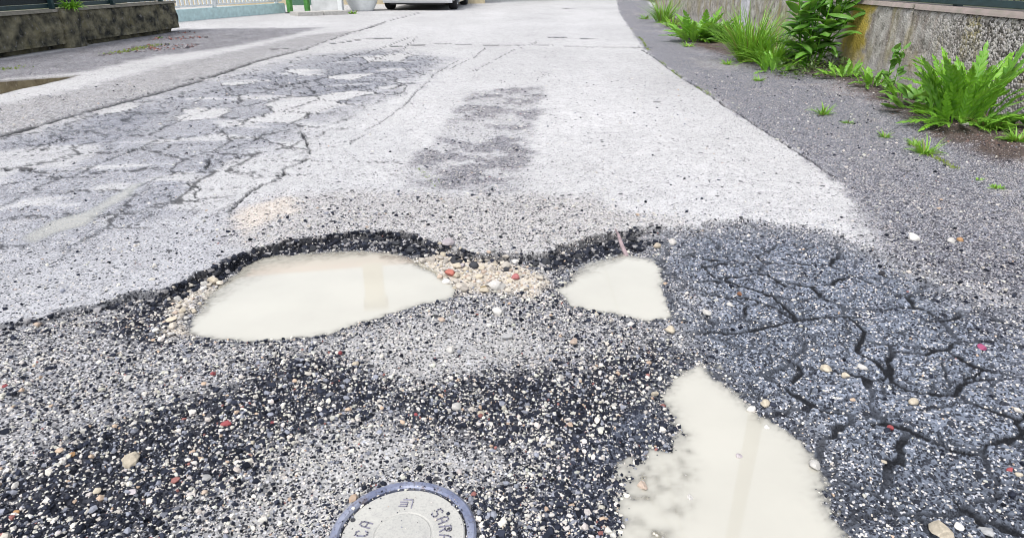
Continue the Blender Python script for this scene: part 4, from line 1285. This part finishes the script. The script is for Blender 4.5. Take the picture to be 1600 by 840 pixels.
pole_xy = (3.22, 7.75)
pole = tag(empty('utility_pole', (*pole_xy, 0)), 'tall brown utility pole behind the right wall, mirrored in the long puddle', 'pole')
link_mesh('shaft', *tube([(0, 0, -.3), (0, 0, 5), (0, 0, 10.5)], [.14, .115, .085], 14), M_POLE, pole, None, True)
boxo('crossarm', (-.8, .8, -.05, .05, 9.6, 9.72), M_DARKM, pole)
for s in (-.7, 0, .7):
    i_ = bm_obj('insulator', lathe([(.03, 9.722), (.06, 9.76), (.03, 9.8), (.06, 9.84), (.02, 9.9), (0, 9.9)], 12), M_WHITE, pole, True); i_.location.x = s
def cable(a, b, sag, r, lab):
    pts = [(a[0] + (b[0] - a[0]) * t, a[1] + (b[1] - a[1]) * t, a[2] + (b[2] - a[2]) * t - sag * 4 * t * (1 - t)) for t in np.linspace(0, 1, 25)]
    tag(link_mesh('cable', *tube(pts, r, 6), M_DARKM, None, None, True), lab, 'cable')
cable((pole_xy[0] - .7, pole_xy[1], 9.9), (hc[0] + 3, hc[1] - .5, 7.4), .5, .014, 'overhead cable from the pole to the house')
cable((pole_xy[0], pole_xy[1], 9.9), (1.0, 45, 9.5), 1.0, .014, 'overhead cable running from the pole along the road')
cable((pole_xy[0] + .7, pole_xy[1], 9.9), (-9, 34, 9.0), 1.0, .014, 'overhead cable crossing the road from the pole')

# ------------------------------------------------------------------ plants
def zg(x, y): return float(ground(np.array([x]), np.array([y]))[0][0])

def ribbon(base, az, el, L, wfun, bend, seg=5, fold=.25, twist=0.0, tint=.5, dead=0.0):
    """one leaf: midrib curve bending down from elevation el, with a folded blade"""
    V, Fc, T = [], [], []
    p = np.array(base, float); e = el
    n = seg + 1
    for k in range(n):
        t = k / seg
        d = np.array((math.cos(az) * math.cos(e), math.sin(az) * math.cos(e), math.sin(e)))
        side = np.array((-math.sin(az), math.cos(az), 0.0))
        up = np.cross(d, side) * -1
        a = twist * t
        sd_ = side * math.cos(a) + up * math.sin(a)
        nu = up * math.cos(a) - side * math.sin(a)
        wd = wfun(t) * .5
        V += [p + sd_ * wd + nu * wd * fold, p.copy(), p - sd_ * wd + nu * wd * fold]
        T += [(tint, 0, dead, 1), (tint, 1 - dead, dead, 1), (tint, 0, dead, 1)]
        if k < seg:
            p = p + d * L / seg
            e -= bend / seg * (.5 + t)
    for k in range(seg):
        a = k * 3
        Fc += [(a, a + 1, a + 4, a + 3), (a + 1, a + 2, a + 5, a + 4)]
    return V, Fc, T

class Acc:
    def __init__(s): s.V, s.F, s.T = [], [], []
    def add(s, r):
        o = len(s.V); s.V += list(r[0]); s.F += [tuple(i + o for i in f) for f in r[1]]; s.T += list(r[2])
    def link(s, name, m, parent=None): return link_mesh(name, s.V, s.F, m, parent, {'tint': ('FLOAT_COLOR', s.T)}, True)

def blade_w(wm): return lambda t: wm * (1 - t ** 2.2) * (.65 + .35 * min(1, t * 4)) + .0005
def leaf_w(wm): return lambda t: wm * (math.sin(math.pi * min(1, (t * .93 + .05)) ** .85) ** .8 if t < .999 else .02) + .001
def lobe_w(wm, n=6): return lambda t: wm * (.25 + .75 * math.sin(math.pi * (t * .9 + .08))) * (.55 + .45 * abs(math.sin(t * math.pi * n))) * (1 - t * .3) + .001

def grass(px, py, h, wpx, n, label, group=None, cat='grass tuft', m=None, spread=1.0, wid=.006, name='grass_tuft'):
    x, y = U(px, py)
    z = zg(x, y) - .004
    H = hpx(h, py); W = px2m(wpx, py) * .5
    A = Acc()
    for k in range(n):
        a = random.uniform(0, 6.283); r = W * .45 * math.sqrt(random.random())
        el = random.uniform(.75, 1.5) if spread < 1.3 else random.uniform(.35, 1.3)
        L = H * random.uniform(.55, 1.2)
        A.add(ribbon((r * math.cos(a), r * math.sin(a) * .7, 0), a + random.uniform(-.7, .7), el, L, blade_w(wid * random.uniform(.7, 1.4)), random.uniform(.3, 1.5) * spread, 5, .35,
                     random.uniform(-.6, .6), random.random(), 1.0 if random.random() < .09 else 0.0))
    o = A.link(name, m or M_GRASS); o.location = (x, y, z)
    return tag(o, label, cat, group)

def pinnate(bend, n):
    """a jagged weed leaf: narrow blade with pointed lobes on both sides of the midrib"""
    A = Acc()
    A.add(ribbon((0, 0, 0), 0, 0, 1.0, lambda t: .05 * (1 - t) ** .6 + .006, bend, 10, .3, 0, .45))
    e, p = 0.0, np.zeros(3)
    for k in range(40):
        t = k / 40
        d = np.array((math.cos(e), 0, math.sin(e)))
        if k % max(1, 36 // n) == 2 and t > .08:
            L = .20 * math.sin(math.pi * min(1, t * .85 + .12)) ** .8 * random.uniform(.8, 1.2)
            for s in (-1, 1):
                A.add(ribbon(tuple(p), s * random.uniform(.75, 1.05), e + random.uniform(-.1, .25), L, lambda q: .075 * math.sin(math.pi * min(1, q * .8 + .2)) + .004, random.uniform(0, .5), 3, .2, 0, random.random()))
        p = p + d / 40
        e -= bend / 40 * (.5 + t)
    A.add(ribbon(tuple(p - d * .10), 0, e, .16, leaf_w(.085), .1, 3, .2, 0, .6))
    return A.V, A.F, A.T

LEAFLIB = {}
def leaf_meshes(kind):
    if kind in LEAFLIB: return LEAFLIB[kind]
    out = []
    for k in range(6):
        random.seed(hash(kind) % 97 * 0 + len(kind) * 31 + k)
        if kind == 'dock': r = ribbon((0, 0, 0), 0, .25, 1.0, leaf_w(.36), random.uniform(.5, 1.3), 8, random.uniform(.2, .5), random.uniform(-.5, .5), .5)
        elif kind == 'round': r = ribbon((0, 0, 0), 0, .3, 1.0, leaf_w(.62), random.uniform(.5, 1.3), 7, random.uniform(.1, .35), random.uniform(-.4, .4), .5)
        else: r = pinnate(random.uniform(.2, .9), 8 + k % 3)
        me = bpy.data.meshes.new('leaf')
        me.from_pydata([tuple(map(float, v)) for v in r[0]], [], r[1])
        at_ = me.attributes.new('tint', 'FLOAT_COLOR', 'POINT'); at_.data.foreach_set('color', np.array(r[2], dtype=np.float32).ravel())
        me.polygons.foreach_set('use_smooth', np.full(len(me.polygons), True))
        me.materials.append({'dock': M_LEAF, 'round': M_LEAF}.get(kind, M_DANDE))
        out.append(me)
    LEAFLIB[kind] = out
    random.seed(len(kind) + 400)
    return out

def leafy(name, root, kind, specs, wd=1.0):
    lib = leaf_meshes(kind)
    for (pos, az, el, L) in specs:
        o = bpy.data.objects.new('leaf', random.choice(lib)); COL.objects.link(o); o.parent = root
        o.location = pos; o.scale = (L, L * wd * random.uniform(.8, 1.15), L); o.rotation_euler = (random.uniform(-.3, .3), -el, az)

# far clumps along the wall
grass(1036, 36, 44, 46, 170, 'bright green grass clump at the far end of the right wall', None, spread=1.2, wid=.012)
grass(1050, 44, 26, 36, 90, 'low grass at the foot of the far grass clump', None, spread=1.6, wid=.012)
grass(1008, 30, 12, 24, 50, 'small yellow green tuft left of the far grass clump', None, spread=1.6, wid=.012)
grass(1075, 73, 12, 26, 50, 'low weed rosette on the verge before the yellow green clump', None, cat='weed', spread=1.7, wid=.012, name='weed')
grass(1172, 98, 92, 84, 420, 'big bright grass clump left of the broad leaved plant', None, spread=1.1, wid=.011)
grass(1205, 104, 70, 80, 260, 'grass clump under the left side of the broad leaved plant', None, spread=1.3, wid=.011)
for k, (a, b) in enumerate(((1136, 102), (1185, 126))):
    grass(a, b, 13, 24, 40, ['small weed tuft on the verge below the big grass clump', 'small weed tuft on the verge further right of the big grass clump'][k], 'tufts growing in the verge', cat='weed', spread=1.5, wid=.008, name='weed')
TUFTS = [(1287, 178, 26, 28, 60, 'upright tuft alone on the verge left of the tall weed'), (1324, 192, 12, 18, 26, 'tiny tuft just right of the upright verge tuft'),
         (1382, 214, 16, 22, 34, 'low tuft on the verge below the tall weed'), (1446, 238, 34, 36, 80, 'largest verge tuft, right below the tall weed'),
         (1428, 226, 18, 26, 36, 'short tuft touching the largest verge tuft on its left'), (1557, 294, 12, 34, 46, 'flat tuft near the right edge of the verge'),
         (1529, 280, 9, 12, 16, 'tiny tuft left of the flat one near the right edge')]
for a, b, h, w_, n, lab in TUFTS:
    grass(a, b, h, w_, n, lab, 'tufts growing in the verge', spread=1.3, wid=.006)
for a, b, h, w_, n, lab in ((1590, 222, 26, 50, 110, 'grass at the wall foot at the right edge'), (1545, 205, 34, 60, 110, 'weeds at the right foot of the tall weed')):
    grass(a, b, h, w_, n, lab, 'weeds along the wall foot', cat='weed', spread=1.6, wid=.009, name='weed')

# upright sprig by the wall
x, y = U(1388, 150); sp_ = tag(empty('sprig', (x, y, zg(x, y))), 'narrow upright leafy sprig against the right wall', 'weed')
H = hpx(72, 150)
for s in (-1, 1):
    link_mesh('stem', *tube([(s * .015, 0, -.01), (s * .03, .01, H * .5), (s * .028, .0, H * .95)], .003, 5), M_GRASS, sp_)
    leafy('leaf', sp_, 'round', [((s * .03, 0, H * t), random.uniform(0, 6.28), random.uniform(.2, .9), random.uniform(.05, .085)) for t in np.linspace(.1, .97, 14)])

# broad leaved plant
x, y = U(1262, 108); z = zg(x, y)
dock = tag(empty('broad_leaved_plant', (x, y, z)), 'tall dark green broad leaved plant against the right wall', 'plant')
random.seed(5)
for k in range(16):
    a = random.uniform(0, 6.28); lean = random.uniform(.03, .27)
    top = np.array((math.cos(a) * lean, math.sin(a) * lean * .7 - .05, random.uniform(.42, .74)))
    b0 = np.array((math.cos(a) * .07, math.sin(a) * .05, -.02))
    link_mesh('stem', *tube([tuple(b0), tuple((b0 + top) / 2 + np.array((0, 0, .03))), tuple(top)], [.007, .006, .004], 6), M_DANDE, dock)
    sp2 = []
    for t in np.linspace(.22, 1.0, 10):
        p = b0 + (top - b0) * t
        sp2.append((tuple(p), random.uniform(0, 6.283), random.uniform(-.35, .7) + (.4 if t > .9 else 0), random.uniform(.16, .27)))
    leafy('leaf', dock, 'dock', sp2)
def weed_clump(px, py, wpx, n, L0, L1, kind, label, hgt=.06, group=None):
    x, y = U(px, py); W = px2m(wpx, py) * .5
    r_ = tag(empty('weed', (x, y, zg(x, y))), label, 'weed', group)
    sp_l = []
    for k in range(n):
        a = random.uniform(0, 6.283); q = W * math.sqrt(random.random()) * .8
        sp_l.append(((q * math.cos(a), q * math.sin(a) * .6, random.uniform(0, hgt)), a + random.uniform(-.8, .8), random.uniform(.2, 1.35), random.uniform(L0, L1)))
    leafy('leaf', r_, kind, sp_l)
random.seed(21)
weed_clump(1090, 66, 70, 80, .18, .42, 'jag', 'yellow green leafy weed clump before the far part of the wall')
weed_clump(1126, 68, 44, 44, .15, .36, 'dock', 'darker weed clump just right of the yellow green one')
weed_clump(1316, 126, 60, 34, .07, .15, 'jag', 'low weeds along the wall foot right of the ground ivy', .03)
weed_clump(1362, 142, 56, 34, .07, .15, 'jag', 'low weeds along the wall foot before the tall sprig', .03)
weed_clump(1412, 160, 50, 30, .08, .17, 'jag', 'weeds along the wall foot between the sprig and the tall weed', .05)
weed_clump(1210, 112, 60, 30, .10, .2, 'jag', 'leafy weeds at the front left foot of the broad leaved plant', .04)
# dark ground cover below it
def cover_patch(name, P, n, m, label, cat, hl, size, kind='stuff'):
    mn, mx = P.min(0), P.max(0); A = Acc(); c = 0
    while c < n:
        X, Y = np.random.default_rng(c + n).uniform(mn, mx, (n * 2, 2)).T
        k = sdf(P, X, Y) < 0
        X, Y = X[k], Y[k]; Zg = ground(X, Y)[0]
        for a, b, q in zip(X, Y, Zg):
            if c >= n: break
            A.add(ribbon((a, b, q + random.random() * hl), random.uniform(0, 6.283), random.uniform(-.1, .9), size * random.uniform(.6, 1.4), leaf_w(size * .6), random.uniform(0, .8), 3, .2, 0, random.random())); c += 1
    return tag(A.link(name, m), label, cat, None, kind)
cover_patch('ground_ivy', UP([(1205, 118), (1225, 100), (1260, 92), (1322, 106), (1325, 120), (1290, 124), (1240, 124)]), 700, M_DARKLEAF, 'dark ground cover at the foot of the broad leaved plant', 'ground cover', .10, .035)

# tall jagged weed on the right, in front of the wall
x, y = U(1496, 198); z = zg(x, y)
tall = tag(empty('tall_weed', (x, y, z)), 'tall weed with jagged upright leaves in front of the right wall', 'weed')
random.seed(9)
sp3 = []
for k in range(66):
    a = random.uniform(0, 6.283); r = .10 * math.sqrt(random.random())
    sp3.append(((r * math.cos(a) * 1.6, r * math.sin(a), random.uniform(0, .06)), a, random.uniform(1.05, 1.52), random.uniform(.16, .43)))
sp3 += [((-.04, 0, .12), 2.95, .55, .34), ((-.02, 0, .15), 2.9, .75, .36), ((.02, 0, .05), 2.6, .95, .42)]
for k in range(26):
    a = random.uniform(0, 6.283)
    sp3.append(((.09 * math.cos(a), .06 * math.sin(a) - .02, .01), a, random.uniform(.1, .7), random.uniform(.16, .28)))
leafy('leaf', tall, 'jag', sp3, .62)
# rosette of broad leaves at its left foot
x, y = U(1436, 178); z = zg(x, y)
ros = tag(empty('leaf_rosette', (x, y, z)), 'low rosette of rounded leaves left of the tall weed', 'weed')
sp4 = []
for k in range(46):
    a = random.uniform(0, 6.283); r = .15 * math.sqrt(random.random())
    sp4.append(((r * math.cos(a) * 1.2, r * math.sin(a) * .6, random.uniform(0, .10)), a + random.uniform(-.6, .6), random.uniform(-.1, .8), random.uniform(.07, .14)))
leafy('leaf', ros, 'round', sp4)
x, y = U(1500, 205); ros2 = tag(empty('leaf_rosette', (x, y, zg(x, y))), 'low rosette of rounded leaves at the front foot of the tall weed', 'weed')
sp5 = []
for k in range(40):
    a = random.uniform(0, 6.283); r = .15 * math.sqrt(random.random())
    sp5.append(((r * math.cos(a) * 1.5, r * math.sin(a) * .5, random.uniform(0, .05)), a + random.uniform(-.6, .6), random.uniform(-.1, .7), random.uniform(.06, .12)))
leafy('leaf', ros2, 'jag', sp5)
x, y = U(1588, 205); ros3 = tag(empty('leaf_rosette', (x, y, zg(x, y))), 'low leafy rosette at the right edge by the wall', 'weed')
leafy('leaf', ros3, 'round', [((random.uniform(-.08, .08), random.uniform(-.05, .05), random.uniform(0, .05)), random.uniform(0, 6.28), random.uniform(0, .8), random.uniform(.05, .1)) for k in range(22)])

# green plant spilling over the left wall, weed by the planter, far grass
o = grass(146, 74, 20, 34, 90, 'green creeper on top of the mossy left wall', None, cat='plant', spread=1.7, wid=.02, name='creeper', m=M_DANDE)
p_ = L_ORG + ldir * (yb + .22); o.location = (p_[0] + .02, p_[1], .43)
grass(551, 22, 8, 16, 40, 'bright green weed on the kerb beside the white planter', None, cat='weed', spread=1.5, wid=.03, name='weed')
grass(250, 60, 5, 12, 24, 'small green tuft at the end of the mossy left wall', None, spread=1.5, wid=.012)

# moss and dead litter
def strip(pts, n, wd, m, name, label, cat, size, el=(.2, 1.2), gap=.5):
    P = UP(pts); A = Acc()
    sg = np.diff(P, axis=0); l = np.hypot(sg[:, 0], sg[:, 1]); cs_ = np.concatenate([[0], np.cumsum(l)])
    s = RNG.random(n * 3) * cs_[-1]
    s = s[vn(s * 2.3, s * 0 + 3, 5) > gap][:n]
    k = np.clip(np.searchsorted(cs_, s) - 1, 0, len(sg) - 1)
    q = P[k] + sg[k] * ((s - cs_[k]) / l[k])[:, None] + RNG.standard_normal((len(s), 2)) * wd
    zz = ground(q[:, 0], q[:, 1])[0]
    for (a, b), c in zip(q, zz):
        A.add(ribbon((a, b, c - .001), random.uniform(0, 6.283), random.uniform(*el), size * random.uniform(.5, 1.5), leaf_w(size * .6), random.uniform(0, 1), 2, .2, 0, random.random()))
    return tag(A.link(name, m), label, cat, None, 'stuff')
strip([(985, 45), (1003, 62), (1015, 82), (1060, 118), (1100, 142), (1150, 176), (1220, 219), (1262, 246)], 900, .010, M_MOSS, 'moss', 'moss in the joint between slab and right verge', 'moss', .010, gap=.55)
strip([(1440, 235), (1478, 254), (1497, 264), (1530, 280)], 260, .010, M_MOSS, 'moss', 'moss line on the right verge below the tufts', 'moss', .009, gap=.3)
strip([(0, 110), (60, 100), (120, 92), (200, 80), (250, 70)], 500, .05, M_MOSS, 'moss', 'mossy growth along the foot of the left wall', 'moss', .02, gap=.45)
strip([(650, 262), (660, 265), (680, 288), (685, 290)], 60, .012, M_MOSS, 'moss', 'moss specks on the dark trench patch', 'moss', .008, gap=.1)
M_LITTER = plain('dead_leaf', (.085, .05, .038), .9, 0, 30, .4, 0, (.17, .10, .08))
strip([(1060, 60), (1130, 85), (1215, 118), (1290, 132), (1350, 152), (1400, 172), (1450, 200), (1520, 220), (1600, 240)], 3200, .07, M_LITTER, 'leaf_litter', 'brown dead leaf litter along the foot of the right wall', 'leaf litter', .016, (-.2, .4), .15)

# brick crumbs at the foot of the left wall
P = UP([(150, 88), (220, 66), (290, 48), (330, 60), (300, 76), (220, 82)])
n = 700; X, Y = RNG.uniform(P.min(0), P.max(0), (n * 3, 2)).T
k = (sdf(P, X, Y) < 0) & (fbm(X * 2, Y * 2, 33, 2) > -.1); X, Y = X[k][:n], Y[k][:n]
tn = np.where(RNG.random((len(X), 1)) < .35, np.array((.22, .10, .085)), np.array((.2, .19, .2))) * (.6 + .7 * RNG.random((len(X), 1)))
Vs, Fs, T = stones(np.stack([X, Y, ground(X, Y)[0]], 1), .016 * np.exp(.5 * RNG.standard_normal(len(X))), tn, .3, .7)
tag(link_mesh('brick_rubble', Vs, Fs, M_STONE, None, {'tint': ('FLOAT_COLOR', T)}), kind='stuff', label='red brick crumbs at the foot of the left wall', cat='rubble')
